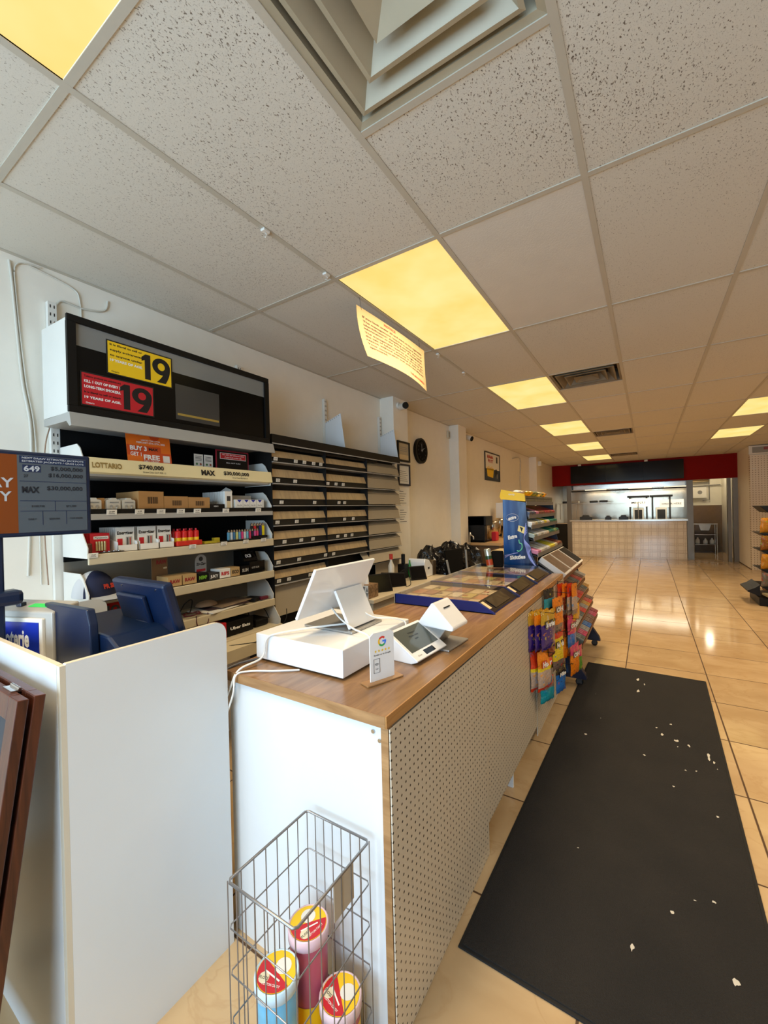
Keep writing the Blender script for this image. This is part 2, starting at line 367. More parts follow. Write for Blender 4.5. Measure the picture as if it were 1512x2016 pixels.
XG = [-2.01+.61*i for i in range(10)]; YG = [-1.91+1.22*i for i in range(13)]
xs = [XL]+XG+[XR]; ys = [Y0]+YG+[YH]
LIGHTS = [(1,-1), (1,1), (1,3), (1,5), (1,7), (1,9), (5,1), (5,3), (5,5), (5,7)]     # column, row (row 0 starts at y=.53)
DIFF = [(2, .53), (2, 4.19), (2, 7.85), (2, 11.51)]
def colx(c): return -2.01+.61*c
def rowy(r): return .53+1.22*r
tiles = MB()
for i in range(len(xs)-1):
    for j in range(len(ys)-1):
        xa, xb, ya, yb = xs[i], xs[i+1], ys[j], ys[j+1]
        if xb-xa < .02 or yb-ya < .02: continue
        c = round((xa+2.01)/.61) if i else -1; r = round((ya-.53)/1.22) if j else -99
        if (c, r) in LIGHTS: continue
        if c == 2 and any(abs(ya-d[1]) < .01 for d in DIFF): ya += .61
        m = TILE_S if c == 2 and r in (1, 4) else TILE
        tiles.box(xa, xb, ya, yb, CEIL, CEIL+.015, m)
ceil = tiles.build('ceiling', **ST)
g = MB()
for x in XG: g.box(x-.012, x+.012, Y0, YH, CEIL-.004, CEIL+.03, GRID)
for y in YG: g.box(XL, XR, y-.0119, y+.0119, CEIL-.0038, CEIL+.029, GRID)
for c, y in DIFF: g.box(colx(c), colx(c+1), y+.61-.0118, y+.61+.0118, CEIL-.0036, CEIL+.029, GRID)
g.box(XL, XL+.02, Y0, YH, CEIL-.004, CEIL, GRID); g.build('ceiling_grid', ceil)
b = MB(); b.box(XL-.1, XR+.1, Y0-.1, YH+.1, CEIL+.3, CEIL+.32, mat('plenum', (60,56,52), .9)); b.build('ceiling_void_deck', ceil)

# ------------------------------------------------------------------ ceiling fixtures
where = {(1,-1):'nearest one, over the lottery desk', (1,1):'beside the hanging notice sheet', (1,3):'left row, second beyond the notice',
 (1,5):'left row, third beyond the notice', (1,7):'left row, small one before the last', (1,9):'left row, last one against the red header',
 (5,3):'right row, out toward the shop front', (5,1):'right row, nearest the shop window', (5,5):'nearer of the two right-hand panels', (5,7):'farther of the two right-hand panels'}
for c, r in LIGHTS:
    x, y = colx(c), rowy(r)
    t = thing('ceiling_light', 'glowing yellow ceiling light panel, '+where[(c, r)], 'ceiling light', (x+.305, y+.61, CEIL), 0, 'troffer panels in the ceiling grid')
    b = MB(); b.box(-.293, .293, -.598, .598, .002, .008, GLOW); b.build('diffuser', t)
    b = MB()
    for s in (-1, 1):
        b.box(s*.293, s*.301, -.606, .606, -.002, .06, WHITEM); b.box(-.293, .293, s*.598, s*.606, -.002, .06, WHITEM)
    b.box(-.30, .30, -.605, .605, .06, .066, WHITEM); b.build('housing', t)
    ld = bpy.data.lights.new('lamp', 'AREA'); ld.shape = 'RECTANGLE'; ld.size = .56; ld.size_y = 1.16; ld.energy = LAMP_W; ld.color = (1, .78, .50); ld.spread = math.radians(114)
    lo = bpy.data.objects.new('lamp', ld); COL.objects.link(lo); lo.parent = t; lo.location = (0, 0, -.004)
VENT = mat('vent_enamel', (172,162,138), .5, var=.12, vscale=5); VDUST = mat('vent_dusty', (128,114,92), .7, var=.3, vscale=5)
vl = ['large square louvred ceiling vent overhead, clean cream cones', 'dusty square ceiling vent beside the second yellow light', 'dusty square ceiling vent past the third light', 'darkest square ceiling vent next to the red header']
for (c, y), l in zip(DIFF, vl):
    t = thing('ceiling_vent', l, 'ceiling vent', (colx(c)+.305, y+.305, CEIL), 0, 'square louvred ceiling vents')
    m = VENT if y < 1 else VDUST
    def ring(b, r0, z0, r1, z1):
        q0 = [(-r0,-r0,z0),(r0,-r0,z0),(r0,r0,z0),(-r0,r0,z0)]; q1 = [(-r1,-r1,z1),(r1,-r1,z1),(r1,r1,z1),(-r1,r1,z1)]
        b.add(q0+q1, [(i, (i+1) % 4, 4+(i+1) % 4, 4+i) for i in range(4)], m)
    b = MB(); ring(b, .293, .0, .272, .003); ring(b, .272, .003, .262, .09); ring(b, .293, 0, .293, .03); b.build('frame', t)
    for ra, rb, zt in ((.250, .182, .062), (.178, .112, .062)):
        b = MB(); ring(b, ra, -.006, ra-.014, -.008); ring(b, ra-.014, -.008, rb, zt); ring(b, ra, -.006, ra-.006, .002); ring(b, ra-.006, .002, rb-.004, zt+.008); b.build('cone', t)
    b = MB(); r_ = .104; b.add([(-r_,-r_,-.006),(r_,-r_,-.006),(r_,r_,-.006),(-r_,r_,-.006),(0,0,.05)], [(0,1,4),(1,2,4),(2,3,4),(3,0,4)], m); b.build('centre_cone', t)
    b = MB(); b.box(-.27, .27, -.27, .27, .12, .13, mat('duct_dark', (70,60,46), .8)); ring(b, .262, .09, .268, .13); b.build('duct_plate', t)

# ------------------------------------------------------------------ floor mat
ma = thing('floor_mat', 'long black carpet runner mat with white paint flecks on the tiles', 'floor mat', (-.10, 2.87, 0), math.radians(-1.2))
b = MB(); b.box(-.452, .452, -1.56, 1.54, 0, .006, mat('mat_rubber', (12,11,11), .8), .002); b.box(-.44, .44, -1.548, 1.528, .004, .010, MATC, .002); FLK = mat('paint_fleck', (198,192,180), .7)
flk = [(.28,-1.43,.05,.03), (.24,-.93,.008,.006), (.30,-.9,.01,.01), (.17,-1.03,.012,.01), (.05,-1.25,.012,.02), (.19,-.2,.008,.01),(.30,.02,.006,.01),(.25,.0,.008,.012),(.05,.05,.012,.012),
 (.22,.33,.02,.02), (.28,.30,.01,.02), (.14,.37,.014,.02), (.37,.22,.012,.05), (.39,.17,.008,.02), (.11,.45,.01,.014), (-.28,.12,.012,.012), (.19,.55,.01,.016),(-.03,1.28,.02,.05), (-.02,1.03,.018,.04), (.02,1.2,.008,.03),(-.17,-.9,.006,.008),(.36,-.35,.008,.01),(.40,.1,.004,.01),(.22,.25,.006,.01),(-.22,.4,.005,.006),(.33,-1.2,.012,.02),(-.3,.8,.004,.006)]
for i, (x, y, a, c) in enumerate(flk):
    n = 9; b.poly([(x+a*math.cos(2*math.pi*k/n)*random.uniform(.25, 1.0), y+c*math.sin(2*math.pi*k/n)*random.uniform(.25, 1.0), .0106+.00005*i) for k in range(n)], FLK)
b.build('carpet', ma)

# ------------------------------------------------------------------ service counter
ct = thing('service_counter', 'long white pegboard counter with oak worktop running down the shop', 'counter', (-1.0, 2.3, 0))
B = lambda b, n: b.build(n, ct, True)
b = MB(); b.box(-1.335, -.625, .955, 3.76, .915, .949, COUNTER); b.box(-1.3352, -.6248, .9535, .955, .9152, .9488, OAKE); b.box(-.6248, -.6205, .955, 3.76, .915, .9492, OAKH); B(b, 'worktop')
b = MB(); b.box(-1.31, -.645, .965, .981, 0, .914, WHITE); B(b, 'end_panel')
b = MB(); b.box(-.644, -.620, .961, .983, 0, .914, OAKE); B(b, 'corner_post')
for y0, y1, z0, x in ((.963, 1.752, .004, -.614), (1.754, 2.70, .135, -.6165), (2.702, 3.755, .07, -.6155)):
    b = MB(); b.box(x-.004, x, y0, y1, z0, .912, PEG); B(b, 'pegboard_panel')
    b = MB(); b.box(x-.0165, x-.0045, y0+.02, y1, z0, z0+.05, OAKE); B(b, 'bottom_rail')
for y in (1.76, 2.24, 2.97, 3.53):
    b = MB(); b.box(-1.3, -.645, y, y+.016, 0, .914, WHITE); B(b, 'divider')
b = MB(); b.box(-1.3, -.65, .985, 3.75, .10, .116, WHITE); B(b, 'bottom_shelf')
b = MB(); b.box(-1.3, -.645, 3.735, 3.75, 0, .914, WHITE); B(b, 'far_panel')
for x, z in ((-1.285, .893), (-.672, .893), (-.65, .872)):
    b = MB(); b.cyl((x, .9648, z), (x, .961, z), .006, CHROME, 10); B(b, 'screw')

# ------------------------------------------------------------------ lottery desk (white cabinet on the left)
dk = thing('lottery_desk', 'white laminate lottery desk at the left with rounded upstand side panel', 'desk', (-1.7, .68, 0))
EDGEW = mat('melamine_edge', (206,196,176), .5)
def rp(y0, y1, z0, z1, r, n=8):      # outline with the far top corner rounded
    p = [(y0, z0), (y1, z0)]+[(y1-r+r*math.cos(math.pi/2*i/n), z1-r+r*math.sin(math.pi/2*i/n)) for i in range(n+1)]+[(y0, z1)]
    return p
b = MB(); b.prism(rp(.446, .925, 0, 1.145, .045), 'x', -1.286, -1.270, WHITE); b.build('side_panel', dk, True)
b = MB(); b.prism(rp(.448, .9255, .001, 1.1458, .045), 'x', -1.2855, -1.2705, EDGEW); b.build('side_panel_edging', dk, True)
b = MB(); b.box(-2.15, -1.288, .432, .446, 0, 1.142, WHITE); b.box(-2.15, -1.288, .4325, .4455, 1.142, 1.1435, EDGEW); b.build('front_panel', dk, True)
b = MB(); b.box(-1.2878, -1.270, .433, .4458, 0, 1.1425, EDGEW); b.build('corner_trim', dk, True)
b = MB(); b.box(-2.15, -1.288, .448, .915, 1.0, 1.018, WHITE); b.build('desk_top', dk, True)
b = MB(); b.prism(rp(.446, .925, 0, 1.145, .045), 'x', -2.166, -2.151, WHITE); b.build('far_side_panel', dk, True)
b = MB(); b.box(-2.15, -1.288, .45, .90, .08, .098, WHITE); b.build('low_shelf', dk, True)

# lottery retailer light box
NAVYS = mat('sign_blue', (22,44,150), .3)
t = thing('lottery_sign', 'grey box sign with blue Loterie face and green tape on the lottery desk', 'sign', (-1.735, .555, 1.018), math.radians(20))
b = MB(); b.prism([(0, 0), (.10, 0), (.10, .205), (.0, .185)], 'x', -.36, .03, LGREY, .006); b.build('housing', t)
b = MB(); b.box(-.35, .0, -.012, .002, .028, .165, WHITEM, .004); b.build('bezel', t)
b = MB(); b.box(-.34, -.012, -.0145, -.010, .04, .152, NAVYS); b.text('Loterie', (-.052, -.015, .070), X, Z, .058, INKW, 'R', .125, .035); b.build('sign_face', t)
b = MB(); b.prism([(.035, .1925), (.06, .1975), (.06, .199), (.035, .194)], 'x', -.12, .0, mat('green_tape', (40,220,90), .5)); b.build('tape', t)
b = MB(); b.box(-.17, -.145, .03, .05, .192, .207, NAVY, .003); b.build('switch', t)

# lottery terminal: navy housing, deck and tilted screen
t = thing('lottery_terminal', 'dark blue lottery terminal with tilted screen seen from behind', 'terminal', (-1.60, .66, 1.018))
b = MB(); b.prism([(-1.80, 1.02), (-1.445, 1.02), (-1.455, 1.19), (-1.475, 1.235), (-1.80, 1.225)], 'y', .575, .60, NAVY, .004); b.build('front_shield', t, True)
b = MB(); b.prism([(-1.75, 1.019), (-1.30, 1.019), (-1.30, 1.075), (-1.33, 1.12), (-1.40, 1.155), (-1.75, 1.165)], 'y', .602, .80, NAVY, .008); b.build('deck', t, True)
b = MB()
b.M = Matrix.Translation((-1.49, .775, 1.19)) @ Euler((math.radians(15), 0, 0)).to_matrix().to_4x4()
b.box(-.172, .172, -.018, .018, -.11, .115, NAVY, .010); b.box(-.13, .05, -.035, -.018, -.04, .07, NAVY, .006); b.box(-.04, .04, -.04, -.018, -.13, -.02, NAVY, .01)
b.build('screen', t, True)
for x, z in ((-.10, .095), (.12, .095), (.14, -.07)):
    b = MB(); b.M = Matrix.Translation((-1.49, .775, 1.19)) @ Euler((math.radians(15), 0, 0)).to_matrix().to_4x4()
    b.cyl((x, -.018, z), (x, -.0205, z), .003, CHROME, 8); b.build('screw', t, True)
b = MB(); b.cyl((-1.50, .78, 1.05), (-1.49, .775, 1.13), .035, DARKG); b.build('neck', t, True)

# customer lottery display
t = thing('lottery_display', 'blue framed lottery jackpot screen on a pole above the desk', 'screen', (-1.78, .46, 1.018))
XT = -1.775; SCR = mat('screen_blue_grey', (62,72,82), .25, emit=.22); SORG = mat('screen_orange', (96,46,8), .25, emit=.3); SNAV = mat('screen_navy', (20,34,66), .2, emit=.1)
b = MB(); b.box(XT-.035, XT, .18, .718, 1.462, 1.752, NAVY, .006); b.build('frame', t, True)
b = MB(); f = XT+.0015; b.box(XT-.002, f, .195, .703, 1.476, 1.738, SCR)
b.box(f, f+.0004, .195, .502, 1.476, 1.738, SORG)
b.box(f, f+.0006, .508, .702, 1.712, 1.736, SNAV)
IN = mat('screen_ink', (16,24,36), .3); IG = mat('screen_light', (150,160,172), .3, emit=.1)
def st(s, y, z, h, m=IN, al='C', fit=None, w=.02): b.text(s, (f+.0012, y, z), Y, Z, h, m, al, fit, w)
st('NEXT DRAW ESTIMATED JACKPOTS', .605, .0+1.7265, .006, IG, 'C', .18); st('ESTIMATED JACKPOTS / GROS LOTS', .605, 1.716, .006, IG, 'C', .18)
b.box(f, f+.0008, .516, .566, 1.682, 1.706, SNAV); st('649', .541, 1.685, .018, IG, 'C', .044, .03)
st('$5,000,000', .692, 1.692, .013, IN, 'R', .098); st('$16,000,000', .692, 1.668, .013, IN, 'R', .105); st('27', .525, 1.664, .009)
b.box(f, f+.0008, .508, .702, 1.6495, 1.651, SNAV); st('MAX', .537, 1.612, .02, IN, 'C', .048, .05); st('$30,000,000', .690, 1.622, .014, IN, 'R', .108)
for z in (1.583, 1.548, ): b.box(f, f+.0008, .508, .702, z, z+.0015, SNAV)
b.box(f, f+.0008, .604, .6055, 1.548, 1.583, SNAV); b.box(f, f+.0008, .568, .5695, 1.50, 1.548, SNAV); b.box(f, f+.0008, .637, .6385, 1.50, 1.548, SNAV)
st('$100,730', .556, 1.562, .007); st('$71,709', .653, 1.562, .007); st('$500,000', .602, 1.518, .006); st('TOP PRIZE', .668, 1.518, .006); st('DAILY', .54, 1.518, .006)
st('DAY', .492, 1.628, .032, IG, 'R', .095); st('Y', .486, 1.583, .032, IG, 'R')
b.build('screen_face', t, True)
b = MB(); b.box(XT-.05, XT-.015, .40, .468, 1.018, 1.47, NAVY, .006); b.build('pole', t, True)
b = MB(); b.box(XT-.07, XT+.0, .39, .515, 1.235, 1.285, NAVY, .015); b.build('bracket', t, True)

# folding chalkboard leaning on the desk
t = thing('chalkboard_sign', 'folded mahogany A-frame chalkboard leaning on the white desk', 'chalkboard', (-1.545, .28, 0))
def lean(b, off): b.M = Matrix.Translation((-1.545, .200+off, 0)) @ Euler((math.radians(-8.2), 0, 0)).to_matrix().to_4x4(); return b
CHK = mat('chalkboard_slate', (28,36,46), .6, var=.1); CL = mat('chalk_white', (224,224,220), .8)
for off, n in ((.033, 'rear_frame'), (0, 'front_frame')):
    b = lean(MB(), off)
    for x in (-.28, .225): b.box(x, x+.055, -.010, .013, 0, 1.10, MAHOG, .002)
    for z in (.12, 1.045): b.box(-.225, .225, -.010, .013, z, z+.055, MAHOG, .002)
    b.build(n, t, True)
    b = lean(MB(), off); b.box(-.224, .224, .0, .006, .16, 1.05, CHK)
    if not off:
        for cx, cz, r, a0, a1 in ((.125, .955, .045, -20, 150), (.055, .98, .05, 20, 170), (-.02, .98, .05, 10, 170), (.17, .87, .04, -80, 80), (.13, .77, .04, -150, 20), (.06, .73, .045, -170, 0), (-.02, .73, .045, -170, 0)):
            b.tube([(cx+r*math.cos(math.radians(a0+(a1-a0)*i/12)), -.0015, cz+r*math.sin(math.radians(a0+(a1-a0)*i/12))) for i in range(13)], .0022, CL, 5)
        b.text('cial', (.19, -.0012, .85), X, Z, .05, CL, 'R', .13, -.01); b.text('spe', (.04, -.0012, .85), X, Z, .05, CL, 'R', .12, -.01)
    b.build('chalkboard_panel', t, True)
b = lean(MB(), 0); b.box(.14, .20, .0, .035, 1.1, 1.104, CHROME); b.cyl((.14, .018, 1.106), (.20, .018, 1.106), .004, CHROME, 8); b.build('hinge', t, True)

# ------------------------------------------------------------------ things on the service counter
TOP = .949
PLATE = mat('brushed_plate', (176,174,170), .32, metal=.7)
# cash drawer
t = thing('cash_drawer', 'glossy white cash drawer box on the near end of the worktop', 'cash drawer', (-1.09, 1.32, TOP))
b = MB(); b.box(-1.308, -.876, 1.087, 1.545, .957, 1.053, WHITEG, .003); b.build('body', t, True)
for x in (-1.27, -.91):
    for y in (1.12, 1.5): b = MB(); b.cyl((x, y, TOP), (x, y, .958), .012, DARKG, 12); b.build('foot', t, True)
# till monitor on its wedge stand
t = thing('till_monitor', 'white touch screen monitor leaning back on a metal plate stand', 'monitor', (-1.07, 1.34, 1.053))
b = MB(); n = Vector((.1, 0, .19)).normalized(); q = Vector((n.z, 0, -n.x))*.012       # thickness direction
o = Vector((-1.108, 1.10, 1.128)); h = n*.215; w = Vector((0, .378, 0))
def slab(b, o, w, h, q, m, bev=.003):
    c = o+(w+h+q)/2; R3 = Matrix((w.normalized(), h.normalized(), q.normalized())).transposed().to_4x4(); s0 = b.M; b.M = Matrix.Translation(c) @ R3
    b.box(-w.length/2, w.length/2, -h.length/2, h.length/2, -q.length/2, q.length/2, m, bev); b.M = s0; return b
slab(b, o, w, h, q, WHITEG); b.build('screen_shell', t, True)
b = MB(); slab(b, o-q*.06+w*.03+h*.05, w*.94, h*.9, q*-.05, BLACKG, 0); b.build('display', t, True)
b = MB(); b.box(-1.20, -.955, 1.245, 1.455, 1.054, 1.062, PLATE, .002); b.build('base_plate', t, True)
b = MB(); a = Vector((-.985, 1.262, 1.062)); e = Vector((-1.055, 1.262, 1.205)); d = e-a
slab(b, a, Vector((0, .175, 0)), d, Vector((d.z, 0, -d.x)).normalized()*.012, WHITEG, .002); b.build('stand_leg', t, True)
# cables
def cable(label, pts, r, m): 
    b = MB(); b.tube(bez(pts, 8), r, m, 8); return solo(b, 'cable', label, 'cable')
WCAB = mat('white_cable', (226,222,214), .4); GCAB = mat('grey_cable', (88,88,90), .45)
cable('thick white cable trailing from the monitor over the drawer and down the counter end', [(-1.03, 1.30, 1.072), (-1.13, 1.20, 1.067), (-1.20, 1.10, 1.062), (-1.235, 1.075, 1.04), (-1.245, 1.06, .975), (-1.26, .97, .957), (-1.28, .945, .90), (-1.33, .92, .76), (-1.36, .92, .64), (-1.35, .93, .52)], .0042, WCAB)
cable('thin white cable running from under the drawer over the worktop edge', [(-1.07, 1.08, .954), (-1.14, 1.03, .954), (-1.22, .98, .955), (-1.25, .945, .945), (-1.255, .935, .88), (-1.30, .925, .76), (-1.34, .93, .62), (-1.35, .935, .5)], .0035, WCAB)
cable('dark grey cable curving from behind the drawer down the counter end', [(-1.29, 1.085, .955), (-1.315, 1.0, .956), (-1.322, .94, .93), (-1.318, .935, .8), (-1.325, .93, .62), (-1.35, .93, .5)], .0045, GCAB)
cable('white cable looping from the monitor stand to the customer terminal', [(-1.10, 1.36, 1.14), (-1.03, 1.38, 1.12), (-.96, 1.40, 1.085), (-.90, 1.45, 1.075), (-.86, 1.48, 1.06), (-.85, 1.47, 1.035)], .0035, WCAB)
cable('white cable crossing the stand plate down to the review card', [(-1.10, 1.30, 1.13), (-1.03, 1.27, 1.10), (-.95, 1.25, 1.075), (-.885, 1.25, 1.06), (-.858, 1.25, 1.02), (-.85, 1.27, .96)], .0035, WCAB)
# review card on a wooden foot
t = thing('review_card', 'upright acrylic review card with coloured G on a wood foot', 'table sign', (-.765, 1.16, TOP), math.radians(70))
# local x runs along the card, local -y is its face
b = MB(); b.box(-.075, .075, -.022, .022, 0, .006, OAKE, .002); b.build('foot', t)
b = MB(); CARDW = mat('acrylic_white', (236,232,226), .15); b.prism([(-.05, .006), (.05, .006), (.05, .155), (.035, .165), (-.035, .165), (-.05, .155)], 'y', -.002, .002, CARDW)
f = -.0024; gx, gz, R_, r_ = 0, .133, .017, .0105
for a0, a1, c in ((45, 140, (226,60,48)), (140, 215, (248,188,10)), (215, 315, (52,168,83)), (315, 360, (66,133,244))):
    b.disc((gx, f, gz), X, Z, R_, mat('print_%d%d%d' % c, c, .4), 12, r_, a0, a1)
b.rect((gx+.001, f-.0001, gz-.003), X, Z, .016, .0062, MC['print_66133244'])
for i in range(5):
    cx = -.028+.014*i; b.poly([(cx+(.0055 if k % 2 == 0 else .0024)*math.sin(k*math.pi/5), f, .103+(.0055 if k % 2 == 0 else .0024)*math.cos(k*math.pi/5)) for k in range(10)], YEL)
b.text('Review us on Google', (0, f, .088), X, Z, .006, DARKG, 'C', .07)
b.tube([(-.036, f, .032), (-.012, f, .032), (-.012, f, .078), (-.036, f, .078)], .0009, INK, 4, True)
for r in (.003, .006, .009): b.tube([(-.024+r*math.cos(math.radians(a)), f, .055+r*math.sin(math.radians(a))) for a in range(30, 151, 20)], .0006, INK, 4)
b.text('TAP', (-.024, f, .042), X, Z, .005, INK); b.build('card', t)
# customer payment terminal (wedge with a sloping screen)
t = thing('payment_terminal', 'white wedge shaped customer payment terminal with grey screen', 'card terminal', (-.79, 1.44, TOP), math.radians(-4))
sl = math.atan2(-.085, .135)
b = MB(); b.prism([(-.062, 0), (.05, 0), (.078, .012), (.072, .018), (-.055, .098), (-.062, .094)], 'y', -.108, .108, WHITEG, .004); b.build('body', t)
b = MB(); b.M = Matrix.Translation((-.058, 0, .0985)) @ Euler((0, -sl, 0)).to_matrix().to_4x4()
b.box(0, .160, -.112, .112, 0, .006, WHITEG, .002); b.box(.012, .122, -.098, .098, .0055, .0066, mat('terminal_screen', (84,90,86), .12)); b.box(.130, .152, -.035, .035, .0055, .0068, BLACKG)
for k, sx in enumerate(('Welcome', 'Please order', 'here')): b.text(sx, (.045+.016*k, -.0, .0069), Y, NX, .009, IN, 'C')
b.text('Clover', (.146, -.07, .0063), Y, NX, .007, GREY, 'C'); b.build('screen', t)
# card reader stand: a tilted white box on a brushed foot
t = thing('card_reader_stand', 'tilted white block reader with card slot on a brushed metal foot', 'card reader', (-.78, 1.61, TOP), math.radians(-3))
b = MB(); b.prism([(-.035, .0), (.02, .0), (.075, .075), (.07, .10), (-.05, .085)], 'y', -.06, .06, PLATE, .004); b.build('neck', t)
b = MB(); b.box(-.075, .105, -.09, .10, 0, .008, PLATE, .003); b.build('foot', t)
b = MB(); b.prism([(.027, .183), (.118, .092), (.114, .078), (-.045, .084), (-.05, .094), (.018, .183)], 'y', -.072, .072, WHITEG, .006); b.build('head', t)
b = MB(); n = Vector((.091, 0, -.091)).normalized(); p = Vector((.027, 0, .183))+n*.034+Vector((.0012, 0, .0012)); slab(b, p+Vector((0, -.028, 0)), Vector((0, .056, 0)), n*.005, Vector((.707, 0, .707))*.0012, BLACK, 0); b.build('card_slot', t)
# lottery ticket cases let into the worktop
CASEB = mat('case_bed', (140,112,80), .6); TK = [mat('ticket_%d' % i, c, .6, var=.25, vscale=40) for i, c in enumerate(((226,204,160), (206,150,110), (236,216,176), (176,128,100), (210,190,120)))]
cl = ('nearest the card reader', 'in the middle of the three', 'beside the candy rack panel')
for k, (y0, y1) in enumerate(((2.17, 2.665), (2.675, 3.175), (3.185, 3.72))):
    t = thing('lottery_ticket_case', 'blue glass-topped lottery ticket case on the worktop, '+cl[k], 'display case', (-1.02, (y0+y1)/2, TOP), 0, 'lottery ticket cases along the worktop')
    b = MB(); b.prism([(-1.325, .950), (-.70, .950), (-.712, .962), (-.80, 1.008), (-1.325, 1.008)], 'y', y0, y0+.012, BLUE); b.prism([(-1.325, .950), (-.70, .950), (-.712, .962), (-.80, 1.008), (-1.325, 1.008)], 'y', y1-.008, y1, DBLUE)
    b.box(-1.33, -1.32, y0, y1, .950, 1.008, LGREY); b.box(-1.32, -.71, y0, y1, .950, .954, BLUE); b.build('tray', t, True)
    b = MB(); b.box(-1.318, -.80, y0+.013, y1-.009, .956, .985, CASEB); 
    for i in range(6):
        for j in range(3):
            xx = -1.305+.083*i; yy = y0+.025+j*(y1-y0-.04)/3; b.box(xx, xx+.070, yy, yy+(y1-y0-.11)/3, .985, .9855+.001*((i+j) % 3), TK[(i*2+j+k) % 5])
            if (i+j+k) % 2: b.text('$%d' % (1+(i+j) % 5), (xx+.03, yy+.05, .9885), Y, NX, .03, INKR if (i+j) % 3 else INK)
    bed = b.build('ticket_bed', t, True)
    b = MB(); b.box(-1.322, -.80, y0+.001, y1-.001, 1.006, 1.010, GLASS); b.build('glass_top', t, True)
    b = MB(); b.prism([(-.712, .956), (-.80, 1.006), (-.80, .958)], 'y', y0+.013, y1-.009, mat('case_dark_front', (26,24,28), .12)); b.build('sloped_front', t, True)
    b = MB(); u = Vector((-.088, 0, .05)).normalized(); slab(b, Vector((-.735, y0+.02, .9705)), Vector((0, .035, 0)), u*.06, Vector((.05, 0, .088)).normalized()*.002, BEIGE, 0); b.build('price_tag', t, True)
    b = MB(); slab(b, Vector((-.725, y0+.10, .9655)), Vector((0, .28, 0)), u*.07, Vector((.05, 0, .088)).normalized()*.002, mat('lottery_print', (60,52,40), .15, var=.6, vscale=30), 0); b.build('ticket_strip', t, True)
# leaning can holder
t = thing('can_holder', 'clear acrylic holder with leaning energy drink can on the ticket cases', 'drink can', (-1.19, 3.46, 1.010))
b = MB(); b.M = Matrix.Translation((-1.25, 3.42, 1.0105)); b.prism([(-.03, 0), (.03, 0), (.055, .15), (.03, .16)], 'y', 0, .004, ACRYL); b.build('acrylic_wing', t, True)
CAN = mat('can_metal_print', (190,196,186), .25, metal=.7); 
b = MB(); b.M = Matrix.Translation((-1.15, 3.47, 1.0135)) @ Euler((0, math.radians(-10), 0)).to_matrix().to_4x4()
b.lathe([(0, 0), (.024, .0), (.029, .008), (.029, .15), (.024, .162), (.0, .160)], (0, 0, 0), CAN, 20)
b.lathe([(.0293, .02), (.0293, .07)], (0, 0, 0), mat('can_orange', (170,66,30), .3, var=.4), 20); b.lathe([(.0294, .07), (.0294, .10)], (0, 0, 0), mat('can_green', (36,66,34), .3), 20); b.build('can', t, True)
b = MB(); b.box(-1.155, -1.06, 3.50, 3.56, 1.0105, 1.15, BLACKM, .01); b.build('black_box', t, True)

# ------------------------------------------------------------------ wire basket with slush tubs
t = thing('wire_basket', 'tall grey wire basket standing against the counter end', 'basket', (-.79, .79, 0))
x0, x1, y0, y1 = -.907, -.673, .646, .932
rz = [.60, .485, .37, .25, .13, .02]
b = MB(); 
def rring(b, z, r): b.tube([(x0+.008, y0, z), (x1-.008, y0, z), (x1, y0+.008, z), (x1, y1-.008, z), (x1-.008, y1, z), (x0+.008, y1, z), (x0, y1-.008, z), (x0, y0+.008, z)], r, WIRE, 8, True)
rring(b, .60, .0035); b.build('top_rim', t, True)
b = MB()
for z in rz[1:]: rring(b, z, .0018)
nx, ny = 7, 7
for i in range(nx+1):
    for y in (y0, y1): b.tube([(x0+(x1-x0)*i/nx, y, .006), (x0+(x1-x0)*i/nx, y, .6)], .0016, WIRE, 6)
for i in range(1, ny):
    for x in (x0, x1): b.tube([(x, y0+(y1-y0)*i/ny, .006), (x, y0+(y1-y0)*i/ny, .6)], .0016, WIRE, 6)
for i in range(nx+1): b.tube([(x0+(x1-x0)*i/nx, y0, .006), (x0+(x1-x0)*i/nx, y1, .006)], .0016, WIRE, 6)
for i in range(1, ny): b.tube([(x0, y0+(y1-y0)*i/ny, .006), (x1, y0+(y1-y0)*i/ny, .006)], .0016, WIRE, 6)
b.build('wire_mesh', t, True)
b = MB(); b.box(x1-.003, x1-.001, .78, .86, .50, .596, mat('old_tag', (176,166,150), .5)); b.build('tag_plate', t, True)
def tub(col, h, x, y, z, label, tilt, turn):
    t = thing('candy_tub', label, 'tub', (x, y, z), turn, 'tubs in the wire basket'); t.rotation_euler = (tilt[0], tilt[1], turn)
    m = mat('tub_'+str(col[0]), col, .3, var=.1, vscale=9)
    b = MB(); b.lathe([(0, .0), (.046, 0), (.052, .01), (.053, h-.03), (.052, h-.028)], (0, 0, 0), m, 28); b.lathe([(.0535, .03), (.0535, .14)], (0, 0, 0), YEL, 28); b.build('tub_body', t)
    b = MB(); b.lathe([(.054, h-.03), (.058, h-.028), (.058, h), (.055, h+.003), (.052, h)], (0, 0, 0), mat('tub_lid_'+str(col[0]), tuple(min(255, int(c*.35+160)) for c in col), .3), 28)
    z = h+.001; b.disc((0, 0, z), X, Y, .052, YEL, 28); z += .0004
    b.disc((0, 0, z), X, Y, .0505, RED, 20, 0, 150, 330); b.disc((.012, .016, z+.0003), X, Y, .021, PAPER, 16); 
    b.disc((-.026, -.02, z+.0004), X, Y, .014, mat('lid_cream', (226,214,180), .4), 16); b.text('FLOSS', (-.026, -.024, z+.0008), X, Y, .007, INK); b.text('COTTON CANDY', (.0, -.036, z+.0008), X, Y, .006, INKW, 'C', .05)
    b.rect((-.03, -.006, z+.0006), (1, -.35, 0), (.35, 1, 0), .05, .004, INKW); b.build('lid', t)
tub((186,86,106), .325, -.848, .866, .012, 'pink-red filled tub, tallest standing at the back of the basket', (0, 0), math.radians(80))
